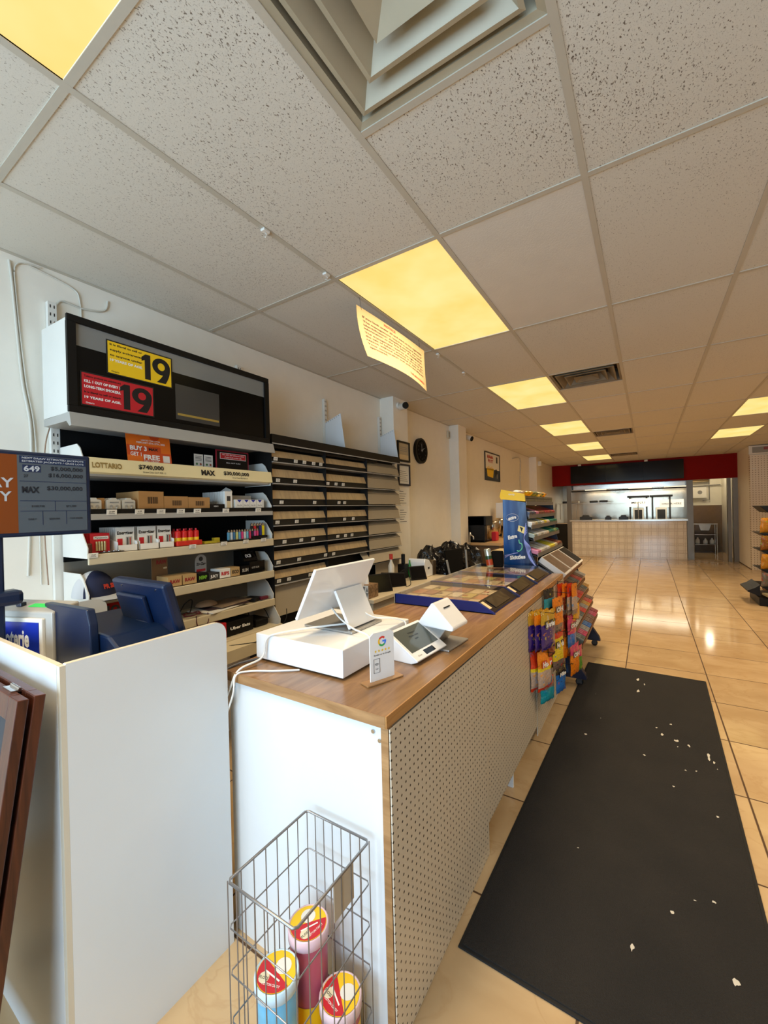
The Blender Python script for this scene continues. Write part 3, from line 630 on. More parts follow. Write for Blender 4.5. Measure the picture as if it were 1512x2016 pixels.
tub((110,176,206), .30, -.848, .745, .012, 'pale blue filled tub at the left of the basket', (0, 0), math.radians(20))
tub((176,96,110), .195, -.731, .862, .012, 'short pink filled tub at the right of the basket', (0, 0), math.radians(-10))

# ------------------------------------------------------------------ shelving against the left wall
XW = XL
sh = thing('wall_shelving', 'white wall shelving with black back and loaded shelves under the age sign', 'shelving', (-2.35, 1.41, 0))
BS = lambda b, n: b.build(n, sh, True)
for y in (.855, 1.972):
    b = MB(); b.box(XW+.002, XW+.03, y-.018, y+.018, .5, 2.60, WHITEM)
    for k in range(26): 
        for s in (-.008, .008): b.box(XW+.0300, XW+.0306, y+s-.0025, y+s+.0025, 2.57-k*.04, 2.585-k*.04, DARKG)
    BS(b, 'upright')
b = MB(); b.box(XW+.03, XW+.04, .873, 1.99, 1.30, 2.0, BLACKM); BS(b, 'back_panel')
BACKG = mat('back_panel_grey', (120,112,98), .6)
b = MB(); b.box(XW+.03, XW+.04, .873, 1.99, .60, 1.30, BACKG); BS(b, 'lower_back_panel')
SHZ = [1.73, 1.54, 1.345, 1.125, .93, .765]
for k, z in enumerate(SHZ):
    fx = -2.2 if k < 5 else -2.14; m = CREAM if k > 1 else LGREY
    b = MB(); b.box(XW+.041, fx, .875, 1.965, z-.012, z, m)
    if k == 0: b.prism([(fx, 1.728), (fx+.022, 1.735), (fx+.010, 1.805), (fx+.004, 1.805)], 'y', .868, 1.985, mat('jackpot_strip', (238,220,168), .4))
    elif k == 1: b.box(fx, fx+.012, .868, 1.99, z-.03, z-.002, LGREY, .002); b.box(fx+.002, fx+.010, .868, 1.985, z-.002, z+.022, BLACK)
    else: b.box(fx, fx+.014, .868, 1.99, z-.045, z+.004, CREAM, .004)
    if k == 5: b.prism([(fx, .765), (fx+.09, .73), (fx+.09, .66), (fx, .66)], 'y', .868, 2.0, CREAM)
    if k == 0:
        fu = (fx+.0165, 0, 0); up = (-.17, 0, 1)
        def jt(s, y, z, h, al='L', w=.02, fit=None, m=INK): b.text(s, (fx+.0175+(1.77-z)*.17+.0015, y, z), Y, up, h, m, al, fit, w)
        gold = mat('gold_ink', (150,120,60), .5)
        jt('LOTTARIO', .89, 1.757, .026, m=gold, w=.03, fit=.13); jt('$740,000', 1.10, 1.765, .022, w=.03, fit=.13); jt('Draw Date SAT FEB 15', 1.12, 1.745, .009, w=0)
        jt('MAX', 1.45, 1.755, .030, w=.05, fit=.09); jt('$30,000,000', 1.60, 1.765, .022, w=.03, fit=.19); jt('Draw Date FRI FEB 14', 1.66, 1.745, .009, w=0)
    BS(b, 'shelf')
    for j, y in enumerate((.868, 1.984)):
        b = MB(); zz = z+.004; hh = .125 if k else .14
        b.prism([(XW+.042, zz-.02), (fx+.0, zz-.02), (fx+.005, zz+.03), (fx-.05, zz+hh-.02), (fx-.08, zz+hh), (XW+.042, zz+hh)], 'y', y, y+.004, WHITEM); BS(b, 'end_bracket')
ptag = mat('price_label', (236,228,212), .6)
def ptags(par, x, z, ysl, w=.045, h=.026):
    for y in ysl:
        b = MB(); b.M = Matrix.Translation((x, y, z)) @ Euler((0, math.radians(8), 0)).to_matrix().to_4x4(); b.box(-.001, .001, -w/2, w/2, -h/2, h/2, ptag); b.text('%d.%d9' % (4+int(y*37) % 19, int(y*91) % 10), (.0013, 0, -h*.05), Y, Z, h*.32, INK); b.box(.0011, .0014, -w*.3, w*.3, -h*.32, -h*.24, DARKG); b.build('price_label', par, True)
ptags(sh, -2.184, 1.545, [.97, 1.10, 1.21, 1.32, 1.42, 1.61, 1.86])
ptags(sh, -2.181, 1.345, [.885, 1.384, 1.59, 1.752, 1.897], .04, .022)
# light-box header with the age signs
hd = thing('header_lightbox', 'black framed overhead sign box above the shelving carrying two age notices', 'sign box', (-2.33, 1.38, 2.0))
BH = lambda b, n: b.build(n, hd, True)
b = MB(); b.prism([(XW+.04, 2.005), (-2.19, 2.0), (-2.19, 2.43), (XW+.04, 2.44)], 'y', .806, 1.955, WHITEM); BH(b, 'box')
b = MB(); fx = -2.188
b.box(fx, fx+.018, .80, 1.965, 2.41, 2.442, BLACK, .003); b.box(fx, fx+.018, .80, 1.965, 2.0, 2.03, BLACK, .003); b.box(fx, fx+.018, .80, .835, 2.03, 2.41, BLACK); b.box(fx, fx+.018, 1.93, 1.965, 2.03, 2.41, BLACK); BH(b, 'frame')
b = MB(); b.box(fx, fx+.006, .835, 1.93, 2.03, 2.31, mat('sign_film_black', (9,8,8), .25, spec=.2)); b.box(fx, fx+.006, .835, 1.93, 2.31, 2.41, mat('sign_film_grey', (128,128,124), .25)); 
b.box(fx+.006, fx+.0068, 1.305, 1.58, 2.055, 2.25, mat('film_dark_grey', (66,64,60), .2)); b.box(fx+.0068, fx+.0072, 1.315, 1.575, 2.078, 2.09, mat('film_gold', (170,140,60), .4)); BH(b, 'face')
b = MB(); b.prism([(-2.19, 1.998), (-2.168, 1.998), (-2.15, 1.935), (-2.17, 1.935), (-2.20, 1.96), (-2.45, 1.965), (-2.45, 1.998)], 'y', .80, 1.99, LGREY); BH(b, 'lower_lip')
# two age notices
def nineteen(b, x, y1, z, h, w, m):      # heavy poster numerals 19, right edge at y1
    w1, g = w*.30, w*.06; ya = y1-w
    b.poly([(x, ya+w1*.35, z), (x, ya+w1, z), (x, ya+w1, z+h), (x, ya+w1*.45, z+h), (x, ya, z+h*.86), (x, ya, z+h*.70), (x, ya+w1*.35, z+h*.76)], m)
    cy, cz, ry, rz = y1-w*.32, z+h*.66, w*.32, h*.34; n = 28
    o = [(x, cy+ry*math.cos(2*math.pi*k/n), cz+rz*math.sin(2*math.pi*k/n)) for k in range(n)]; i = [(x, cy+ry*.40*math.cos(2*math.pi*k/n), cz+rz*.46*math.sin(2*math.pi*k/n)) for k in range(n)]
    b.add(o+i, [(k, (k+1) % n, n+(k+1) % n, n+k) for k in range(n)], m)
    t0 = [(x+.0001, cy+ry*(1-.55*(k/8)**2), cz-rz*1.94*k/8) for k in range(9)]; t1 = [(x+.0001, cy+ry*(.42-.95*(k/8)**2), cz-rz*1.94*k/8) for k in range(9)]
    b.add(t0+t1, [(k, k+1, 9+k+1, 9+k) for k in range(8)], m)
f = fx+.008
def notice(label, bg, y0, z0, w, h, small, mid, big, white_lines, shear):
    b = MB(); b.box(f, f+.0015, y0, y0+w, z0, z0+h, mat('n_edge', (20,18,18), .5)); b.box(f+.0015, f+.0018, y0+.006, y0+w-.006, z0+.006, z0+h-.006, bg)
    for i, (s, m, hh, wt) in enumerate(white_lines): b.text(s, (f+.0022, y0+.015, z0+h-.024-i*h*.155), Y, Z, hh, m, 'L', w*.47 if len(s) > 14 else None, wt)
    nineteen(b, f+.0024, y0+w-.012, z0+h*.10, h*.78, w*.46, INK)
    b.text('Ontario', (f+.0022, y0+.02, z0+.012), Y, Z, .008, INK if bg == YEL else INKW, 'L')
    return solo(b, 'age_notice', label, 'notice')
f = fx+.008
notice('yellow age notice with big black 19 on the overhead sign box', YEL, .962, 2.215, .325, .165, 0, 0, 0, [('It is illegal to sell or', INK, .010, .03), ('supply e-cigarettes', INK, .010, .03), ('to anyone under', INK, .010, .03), ('19 YEARS OF AGE.', INKW, .012, .04)], 0)
notice('crimson age notice with big dark 19 on the overhead sign box', RED, .850, 2.04, .335, .158, 0, 0, 0, [('Tobacco products are addictive and', INK, .009, .03), ('KILL 1 OUT OF EVERY 2', INKW, .012, .04), ('LONG-TERM SMOKERS.', INKW, .012, .04), ('It is illegal to sell or supply', INK, .009, .03), ('19 YEARS OF AGE.', INKW, .011, .04)], 0)
# posters standing above the jackpot strip
b = MB(); px = -2.295
b.M = Matrix.Translation((px+.07, 1.185, 1.80)) @ Euler((0, math.radians(-8), 0)).to_matrix().to_4x4()
b.box(-.001, .001, -.115, .115, 0, .16, ORG); b.box(.001, .0014, -.115, .06, .04, .095, mat('deep_orange', (206,74,20), .5)); b.box(.001, .0015, -.04, .115, .0, .062, MC['deep_orange'])
b.disc((.0014, .03, .155), Y, Z, .028, MC['deep_orange'], 16); b.text('LIMITED TIME OFFER', (.0018, .01, .122), Y, Z, .007, INKW, 'C', .10); b.text('FEBRUARY 6TH-12TH, 2025', (.0018, .01, .107), Y, Z, .010, INKW, 'C', .15)
b.text('BUY 3', (.002, -.10, .068), Y, Z, .023, INKW, 'L', .085, .04); b.text('MAX', (.002, .045, .072), Y, Z, .014, INK, 'R', .05, .05); b.text('GET 1', (.002, -.10, .038), Y, Z, .02, INKW, 'L', .055, .02); b.text('FREE', (.002, -.035, .022), Y, Z, .026, INKW, 'L', .085, .04); b.text('DAILY GRAND', (.002, -.035, .008), Y, Z, .009, INKW, 'L', .08, .02)
b.box(.0015, .002, .068, .105, .012, .05, PAPER); solo(b, 'promo_poster', 'orange BUY 3 promotion card standing on the jackpot shelf', 'poster')
for i, (y, l) in enumerate(((1.478, 'left of the two small white leaflets above the jackpot strip'), (1.545, 'right of the two small white leaflets above the jackpot strip'))):
    b = MB(); b.box(px, px+.0015, y, y+.06, 1.812, 1.892, PAPER)
    for k in range(4): b.box(px+.0015, px+.0018, y+.008, y+.05, 1.877-k*.008, 1.880-k*.008, DARKG)
    b.disc((px+.0018, y+.018, 1.832), Y, Z, .007, mat('dot_green', (60,120,60), .5), 12); b.disc((px+.0018, y+.043, 1.832), Y, Z, .007, mat('dot_brown', (150,70,40), .5), 12)
    solo(b, 'leaflet', l, 'leaflet', 'leaflets above the jackpot strip')
b = MB(); b.box(px, px+.004, 1.625, 1.878, 1.808, 1.935, mat('crimson_edge', (150,24,48), .4)); b.box(px+.004, px+.0045, 1.633, 1.87, 1.808, 1.928, BLACK); b.box(px+.0045, px+.0049, 1.655, 1.855, 1.878, 1.918, INKW); b.box(px+.0049, px+.0052, 1.658, 1.852, 1.881, 1.915, RED)
b.text('We I.D. for tobacco sales', (px+.0056, 1.755, 1.902), Y, Z, .009, INKW, 'C', .17); b.text('if you look under 25.', (px+.0056, 1.755, 1.887), Y, Z, .009, INKW, 'C', .13); b.text('SELL NOT SURE', (px+.0052, 1.755, 1.852), Y, Z, .007, INKW, 'C', .11); solo(b, 'identity_sign', 'black and crimson sign asking for identification at the right of the jackpot shelf', 'sign')

# --- goods, shelf by shelf (shelf tops)
def pack_row(label, name, cat, y0, y1, z, x0, x1, h, m, face=None, n=8, group=None, lean_=.0):
    t = thing(name, label, cat, ((x0+x1)/2, (y0+y1)/2, z), 0, group)
    b = MB()
    for k in range(n):
        xa = x0+(x1-x0)*k/n; b.prism([(y0, z), (y1, z), (y1, z+h*.82), (y1-.008, z+h*.88), ((y0+y1)/2+.014, z+h*.9), ((y0+y1)/2+.01, z+h), ((y0+y1)/2-.01, z+h), ((y0+y1)/2-.014, z+h*.9), (y0+.008, z+h*.88), (y0, z+h*.82)], 'x', xa, xa+(x1-x0)/n*.7, m)
    b.build('packs', t, True)
    return t
z1 = 1.541
EAR = mat('earbud_card', (206,200,186), .5)
for i, (y0, y1, l) in enumerate(((.878, .942, 'white earphone blister packs, leftmost row behind the jackpot screen'), (.967, 1.028, 'white earphone blister packs, middle row beside a brown box'), (1.036, 1.098, 'white earphone blister packs, rightmost row touching the cardboard boxes'))):
    t = pack_row(l, 'earphone_packs', 'earphones', y0, y1, z1, -2.36, -2.215, .075, EAR, n=7, group='earphone packs on the second shelf')
    b = MB(); f = -2.2185; yc = (y0+y1)/2
    for s in (-1, 1): b.disc((f, yc+s*.013, z1+.035), Y, Z, .007, LGREY, 10); b.tube([(f, yc+s*.013, z1+.03), (f, yc+s*.006, z1+.012), (f, yc, z1+.006)], .0016, PAPER, 5)
    b.box(f, f+.0006, y0+.01, y1-.01, z1+.052, z1+.055, GREY); b.build('blister', t, True)
b = MB(); b.box(-2.34, -2.24, .945, .964, z1, z1+.075, CARD, .001); solo(b, 'cardboard_box', 'narrow cardboard box between the earphone packs', 'box', 'cardboard boxes on the second shelf')
for y0, y1, h, xa, l in ((1.112, 1.243, .112, -2.45, 'tallest open cardboard box with a barcode on the second shelf'), (1.245, 1.383, .088, -2.40, 'middle low cardboard box with a barcode'), (1.385, 1.522, .085, -2.40, 'right low cardboard box with a barcode beside the phone cable pack')):
    t = thing('cardboard_box', l, 'box', (-2.3, (y0+y1)/2, z1), 0, 'cardboard boxes on the second shelf')
    b = MB(); xf = -2.215
    for q in ((xa, xa+.003, y0, y1), (xf-.003, xf, y0, y1), (xa+.003, xf-.003, y0, y0+.003), (xa+.003, xf-.003, y1-.003, y1)): b.box(q[0], q[1], q[2], q[3], z1, z1+h, CARD)
    b.box(xa+.003, xf-.003, y0+.003, y1-.003, z1, z1+h*.9, CARD); b.build('carton', t, True)
    b = MB()
    for k in range(14): b.box(xf, xf+.0005, y0+.045+k*.004, y0+.045+k*.004+(.0026 if k % 3 else .0012), z1+h*.42, z1+h*.74, INK)
    b.build('barcode', t, True)
b = MB(); b.box(-2.36, -2.215, 1.528, 1.625, z1, z1+.045, BLACK, .002); b.text('PHONE 5 CABLE USB', (-2.2146, 1.577, z1+.010), Y, Z, .010, INKW, 'C', .085); b.text('REIKO', (-2.2146, 1.565, z1+.028), Y, Z, .008, INKW, 'C'); solo(b, 'cable_pack', 'black phone cable pack between the cardboard boxes and white phone boxes', 'package')
t = thing('phone_box_stack', 'row of slim white boxes with a tan front window on the second shelf', 'boxes', (-2.3, 1.66, z1)); 
for k in range(9):
    b = MB(); xa = -2.445+k*.026; b.box(xa, xa+.022, 1.628, 1.682, z1, z1+.125, PAPER, .001)
    if k == 8: b.box(xa+.022, xa+.0226, 1.642, 1.668, z1+.012, z1+.095, BEIGE); b.box(xa+.0226, xa+.0229, 1.642, 1.668, z1+.065, z1+.095, DARKG)
    b.build('slim_box', t, True)
t = thing('playing_card_display', 'white carton of cards with blue diamond print at the shelf end', 'card carton', (-2.3, 1.79, z1))
b = MB(); b.box(-2.42, -2.212, 1.70, 1.955, z1, z1+.012, NAVYS); b.box(-2.42, -2.214, 1.702, 1.935, z1+.012, z1+.075, PAPER, .001); b.box(-2.42, -2.3, 1.70, 1.90, z1+.075, z1+.105, LGREY, .003); b.build('carton', t, True)
b = MB()
for k in range(4):
    yc = 1.735+k*.055; b.poly([(-2.2134, yc-.018, z1+.073), (-2.2134, yc+.018, z1+.073), (-2.2134, yc, z1+.055)], NAVYS); b.poly([(-2.2134, yc-.009, z1+.014), (-2.2134, yc+.009, z1+.014), (-2.2134, yc, z1+.022)], INK); b.text('No.24', (-2.2132, yc, z1+.033), Y, Z, .010, GREY); b.box(-2.2138, -2.2134, yc+.026, yc+.0275, z1+.012, z1+.075, GREY)
b.build('front_print', t, True)
b = MB(); b.M = Matrix.Translation((-2.33, 1.72, z1+.125)) @ Euler((math.radians(40), math.radians(20), 0)).to_matrix().to_4x4(); b.box(-.03, .03, -.03, .03, -.01, .01, PAPER, .001); b.box(.0302, .0306, -.02, .02, -.006, .006, NAVYS); solo(b, 'loose_card_pack', 'loose white and blue card pack tipped on top of the white boxes', 'card pack')
# third shelf
z2 = 1.350
t = thing('battery_packs', 'red battery blister packs at the left of the third shelf', 'batteries', (-2.3, .95, z2))
b = MB()
for k in range(6): b.box(-2.42+k*.034, -2.418+k*.034, .90, .985, z2, z2+.095, RED)
b.build('cards', t, True)
b = MB(); xf = -2.418+5*.034
b.box(xf, xf+.0006, .915, .98, z2+.066, z2+.080, PAPER); b.text('Panasonic', (xf+.001, .948, z2+.069), Y, Z, .009, INK, 'C', .055)
for k in range(4): b.cyl((xf+.007, .925+k*.012, z2+.01), (xf+.007, .925+k*.012, z2+.055), .005, mat('battery_gold', (206,186,130), .3, metal=.5), 8)
b.build('batteries', t, True)
b = MB(); b.box(-2.36, -2.22, .875, .90, z2, z2+.05, mat('brown_pouch', (96,44,26), .4, var=.3), .006); solo(b, 'snack_pouch', 'small brown pouch beside the red battery packs', 'pouch')
b = MB(); b.M = Matrix.Translation((-2.222, .985, z2)); b.box(-.012, .012, -.05, .05, 0, .004, DARKG, .001)
for k in range(4): b.cyl((0, -.035+k*.022, .004), (0, -.035+k*.022, .007), .007, CHROME, 10)
solo(b, 'button_cell_card', 'dark card of button cells lying at the shelf edge', 'batteries')
for i, (y0, y1, l) in enumerate(((1.01, 1.105, 'white and red battery carton, left one of three'), (1.115, 1.215, 'white and red battery carton, middle one of three'), (1.218, 1.30, 'white and red battery carton, right one beside the red lighter-fluid cans'))):
    t = thing('battery_carton', l, 'batteries', (-2.3, (y0+y1)/2, z2), 0, 'battery cartons on the third shelf')
    b = MB()
    for k in range(9): b.box(-2.42+k*.0215, -2.419+k*.0215, y0+.003, y1-.003, z2+.002, z2+.118, PAPER)
    b.build('cards', t, True)
    b = MB(); b.prism([(-2.43, z2+.0), (-2.222, z2+.0), (-2.222, z2+.045), (-2.43, z2+.085)], 'y', y0, y0+.002, PAPER); b.prism([(-2.43, z2+.0), (-2.222, z2+.0), (-2.222, z2+.045), (-2.43, z2+.085)], 'y', y1-.002, y1, PAPER); b.box(-2.224, -2.222, y0, y1, z2, z2+.03, PAPER); b.build('tray', t, True)
    b = MB(); f = -2.419+8*.0215+.0014
    b.text('Energizer', (f, (y0+y1)/2, z2+.083), Y, Z, .016, INK, 'C', (y1-y0)*.82, .03); b.rect((f, y0+.01, z2+.02), Y, Z, .024, .042, RED); b.rect((f, y0+.05, z2+.02), Y, Z, .03, .05, LGREY); b.rect((f+.0003, y0+.056, z2+.024), Y, Z, .005, .042, DARKG); b.rect((f+.0003, y0+.068, z2+.024), Y, Z, .005, .042, INKR)
    b.build('print', t, True)
LF = mat('can_red', (204,30,30), .3)
proto = None
for j in range(2):
    for i in range(4):
        l = ('front' if j == 0 else 'back')+' row red and yellow lighter fluid can, '+('first', 'second', 'third', 'last')[i]+' from the battery cartons'
        if proto is None:
            proto = thing('lighter_fluid_can', l, 'can', (-2.245, 1.335, z2), 0, 'lighter fluid cans on the third shelf')
            b = MB(); b.lathe([(0, 0), (.016, 0), (.0165, .004), (.0165, .078), (.012, .084), (0, .085)], (0, 0, 0), LF, 14); b.build('can_body', proto)
            b = MB(); b.lathe([(.0168, .022), (.0168, .045)], (0, 0, 0), YEL, 14); b.build('yellow_band', proto); b = MB(); b.cyl((0, 0, .084), (0, 0, .096), .006, RED, 10); b.build('nozzle', proto)
        else: dup(proto, (-2.245-.04*j, 1.335+.037*i, z2), 0, l, 'lighter fluid cans on the third shelf')
b = MB(); b.box(-2.225, -2.205, 1.31, 1.46, z2, z2+.028, mat('red_tray', (206,44,28), .4, var=.3, vscale=40), .003); solo(b, 'counter_tray', 'low red tray in front of the lighter fluid cans', 'tray')
for y0, y1, h, l in ((1.50, 1.58, .014, 'flat yellow packet left of the lighters'), (1.56, 1.60, .03, 'small upright yellow packet left of the lighters')):
    b = MB(); b.box(-2.26 if h > .02 else -2.25, -2.235 if h > .02 else -2.21, y0, y1, z2, z2+h, mat('dull_yellow', (176,158,30), .5), .002)
    if h < .02: b.v = [Vector((v.x+.02*0, v.y-.02, v.z)) for v in b.v]
    solo(b, 'yellow_packet', l, 'packet')
lc = [(90,150,180),(196,206,210),(60,110,150),(200,196,120),(90,150,190),(214,60,120),(210,210,206),(110,176,200),(196,50,90),(30,30,60),(206,80,140),(220,60,110)]
proto = {}
def lighter(c, x, y, z, l, g, s=1):
    k = (c, s)
    if k not in proto:
        t = thing('lighter', l, 'lighter', (x, y, z), 0, g); m = mat('lighter_%d_%d_%d' % c, c, .25)
        b = MB(); b.box(-.006, .006, -.009*s, .009*s, 0, .058*s, m, .003); b.build('body', t)
        b = MB(); b.box(-.005, .005, -.008*s, .008*s, .058*s, .070*s, CHROME, .002); b.cyl((-.004, 0, .072*s), (.004, 0, .072*s), .004, CHROME, 8); b.build('metal_head', t); proto[k] = t
    else: dup(proto[k], (x, y, z), 0, l, g)
cn = ['blue','pale','teal','yellowish','sky blue','pink','white','light blue','crimson','navy','rose','hot pink']
for i in range(12): lighter(lc[i], -2.225, 1.655+.0205*i, z2+.008, cn[i]+' mini lighter, number %s along the front tray' % ('one','two','three','four','five','six','seven','eight','nine','ten','eleven','twelve')[i], 'mini lighters in the clear tray', .85)
bc = [((26,24,24),'black'),((196,30,40),'red'),((24,22,22),'black'),((36,40,120),'blue'),((226,206,20),'yellow')]
for i, (c, n) in enumerate(bc): lighter(c, -2.235, 1.845+.0235*i, z2+.024, 'large %s lighter, %s in the raised tray at the shelf end' % (n, ('first','second','third','fourth','last')[i]), 'large lighters at the end of the third shelf', 1.15)
b = MB(); b.box(-2.30, -2.21, 1.645, 1.90, z2, z2+.008, BLACK); b.box(-2.213, -2.211, 1.645, 1.82, z2+.008, z2+.016, ACRYL); solo(b, 'lighter_tray', 'black tray under the row of mini lighters', 'tray')
b = MB(); b.box(-2.30, -2.215, 1.832, 1.96, z2+.009, z2+.024, BLACK); solo(b, 'lighter_tray', 'raised black tray under the large lighters at the shelf end', 'tray')
# fourth shelf
z3 = 1.130
def carton(label, y0, y1, x0, x1, z, h, m, txt=None, tm=INK, extra=None, name='rolling_paper_carton', cat='carton', th=None, group=None):
    t = thing(name, label, cat, ((x0+x1)/2, (y0+y1)/2, z), 0, group)
    b = MB(); b.box(x0, x1, y0, y1, z, z+h, m, .0012); b.build('box', t, True)
    if txt:
        b = MB(); hh = th or min(h*.4, .02); b.text(txt, (x1+.0012, (y0+y1)/2, z+h*.5-hh/2), Y, Z, hh, tm, 'C', (y1-y0)*.75, .04); b.build('print', t, True)
    return t
RAWC = mat('kraft_print', (186,152,100), .6); REDP = mat('raw_red', (150,34,40), .5)
g4 = 'rolling paper cartons on the fourth shelf'
carton('kraft brown rolling paper carton with dark red letters, left one on the fourth shelf', 1.255, 1.335, -2.33, -2.215, z3, .055, RAWC, 'RAW', REDP, group=g4)
carton('kraft carton with red lettering beside the tall brown display', 1.342, 1.425, -2.33, -2.215, z3, .055, RAWC, 'RAW', REDP, group=g4)
b = MB(); b.box(-2.345, -2.338, 1.235, 1.325, z3, z3+.17, mat('brown_card', (128,92,56), .6), .001); b.text('RAW', (-2.3372, 1.29, z3+.12), Y, Z, .022, REDP, 'C', .06, .05); b.box(-2.338, -2.3375, 1.30, 1.32, z3+.09, z3+.10, BEIGE); solo(b, 'brown_display_card', 'tall brown display card behind the two kraft cartons', 'display card')
carton('black and green carton on the fourth shelf', 1.432, 1.50, -2.31, -2.215, z3, .05, BLACK, 'HEMP', mat('lime', (120,180,50), .5), group=g4)
carton('low black carton between the green one and the white one', 1.505, 1.575, -2.31, -2.215, z3, .042, DARKG, 'JUICY', INKW, group=g4)
carton('white and red carton on the fourth shelf', 1.58, 1.655, -2.31, -2.215, z3, .055, PAPER, 'RIPS', RED, group=g4)
carton('tan carton with a dark emblem on the fourth shelf', 1.66, 1.725, -2.31, -2.215, z3, .055, RAWC, 'ECO', INK, group=g4)
carton('low glossy black carton left of the sloped-lid black box', 1.735, 1.80, -2.31, -2.215, z3, .055, BLACKG, 'SLIM', LGREY, group=g4)
t = carton('black display box with sloped lid at the shelf end', 1.805, 1.93, -2.38, -2.215, z3, .075, BLACKG, None, group=g4)
b = MB(); b.prism([(-2.38, z3+.075), (-2.27, z3+.075), (-2.30, z3+.14), (-2.38, z3+.145)], 'y', 1.805, 1.92, BLACKG, .002); b.text('OCB', (-2.277+.002, 1.845, z3+.10), Y, (-.42, 0, .9), .022, INKW, 'C', .05, .05); b.text('OCB SLIM', (-2.2138, 1.85, z3+.03), Y, Z, .012, LGREY, 'C', .06); b.build('lid', t, True)
b = MB(); b.box(-2.30, -2.297, 1.47, 1.545, z3, z3+.115, LGREY, .0008); b.disc((-2.2965, 1.5075, z3+.115), Y, Z, .0375, LGREY, 18, 0, 0, 180); b.disc((-2.2960, 1.5075, z3+.125), Y, Z, .014, DARKG, 14); b.text('Zig-Zag', (-2.296, 1.5075, z3+.088), Y, Z, .015, INK, 'C', .062, .04); b.box(-2.297, -2.2963, 1.478, 1.537, z3+.050, z3+.064, RED); solo(b, 'white_display_card', 'white round-topped display card on the fourth shelf', 'display card')
# cap and dark red notice at the left end of the fourth shelf
t = thing('baseball_cap', 'navy and white trucker cap resting at the left end of the fourth shelf', 'cap', (-2.27, .935, z3)); CAPN = mat('cap_navy', (18,26,58), .8); CAPW = mat('cap_white', (200,200,200), .85)
def dome(b, c, rx, ry, rz, m, th0, th1, n=14, k=8):
    vs = []; fs = []
    for i in range(k+1):
        ph = math.pi/2*i/k
        for j in range(n+1): th = math.radians(th0+(th1-th0)*j/n); vs.append((c[0]+rx*math.cos(ph)*math.cos(th), c[1]+ry*math.cos(ph)*math.sin(th), c[2]+rz*math.sin(ph)))
    for i in range(k):
        for j in range(n): a = i*(n+1)+j; fs.append((a, a+1, a+n+2, a+n+1))
    b.add(vs, fs, m, True)
b = MB(); dome(b, (-2.29, .93, z3+.012), .088, .092, .12, CAPN, -50, 130); dome(b, (-2.29, .93, z3+.012), .088, .092, .12, CAPW, 130, 310); b.build('crown', t, True)
b = MB(); pts = [(-2.29+.088*math.cos(math.radians(a)), .93+.092*math.sin(math.radians(a)), z3+.014) for a in range(-30, 111, 10)]
out = [(-2.29+.145*math.cos(math.radians(a)), .945+.15*math.sin(math.radians(a)), z3+.002) for a in range(-30, 111, 10)]
n = len(pts); b.add(pts+out, [(i, i+1, n+i+1, n+i) for i in range(n-1)], CAPW, True); b.add([(p[0], p[1], p[2]-.003) for p in pts+out], [(i, n+i, n+i+1, i+1) for i in range(n-1)], CAPN, True); b.build('brim', t, True)
b = MB(); b.text('PR SB', (-2.29+.083, .965, z3+.050), (-.35, .94, 0), (-.45, 0, .9), .022, INKR, 'C', .065, .06); b.build('embroidery', t, True)
b = MB(); b.M = Matrix.Translation((-2.180, .925, 1.065)); b.box(-.001, .001, -.075, .075, -.03, .045, DRED); 
for k in range(4): b.box(.001, .0013, -.07, -.005, .03-k*.011, .034-k*.011, INKW)
nineteen(b, .0015, .068, -.022, .055, .065, INK); solo(b, 'age_notice', 'small dark red 19 notice fixed below the cap', 'notice')
# fifth shelf: magazines, cords
z4 = .935
for i, (a, x, y, w, d, m, l) in enumerate(((12, -2.30, 1.62, .20, .30, PAPER, 'bottom magazine of the untidy pile on the fifth shelf'), (-6, -2.31, 1.66, .18, .28, mat('mag_dark', (60,44,50), .35, var=.4), 'dark covered magazine in the middle of the pile'), (9, -2.31, 1.70, .17, .27, mat('mag_photo', (150,128,106), .35, var=.4, vscale=14), 'photo covered magazine on top of the pile'))):
    b = MB(); b.M = Matrix.Translation((x, y, z4+.007*i+.0005)) @ Euler((0, 0, math.radians(a))).to_matrix().to_4x4(); b.box(-w/2, w/2, -d/2, d/2, 0, .006, m, .001); solo(b, 'magazine', l, 'magazine', 'magazines piled on the fifth shelf')
b = MB(); b.M = Matrix.Translation((-2.33, 1.56, z4+.024)); dome(b, (0, 0, 0), .05, .07, .03, mat('paper_bowl', (170,140,110), .6), 0, 360, 18, 6); solo(b, 'crumpled_wrapper', 'crumpled tan wrapper lying on the magazines', 'wrapper')
t = thing('tangled_cord', 'dark red and black cord coiled at the left of the fifth shelf', 'cord', (-2.25, 1.42, z4)); b = MB()
b.tube(bez([(-2.26+.035*math.cos(a*.9)+.002*a, 1.41+.05*math.sin(a*.9), z4+.008+.004*(a % 3)) for a in range(16)], 5), .0035, mat('cord_maroon', (80,20,26), .5), 6); b.tube(bez([(-2.19, 1.40, z4+.01), (-2.183, 1.40, z4-.04), (-2.183, 1.43, z4-.08), (-2.183, 1.47, z4-.04), (-2.20, 1.48, z4+.01)], 6), .003, MC['cord_maroon'], 6); b.build('red_cord', t, True)
b = MB(); b.tube(bez([(-2.30, 1.36, z4+.01), (-2.25, 1.37, z4+.08), (-2.26, 1.42, z4+.09), (-2.28, 1.42, z4+.02), (-2.24, 1.37, z4+.03), (-2.26, 1.33, z4+.02)], 8), .0032, BLACK, 6); b.build('black_cord', t, True)
b = MB(); b.M = Matrix.Translation((-2.28, 1.88, z4)) @ Euler((0, 0, .3)).to_matrix().to_4x4(); b.box(-.05, .05, -.06, .04, 0, .02, BLACK, .006); solo(b, 'black_pouch', 'flat black pouch at the right end of the fifth shelf', 'pouch')
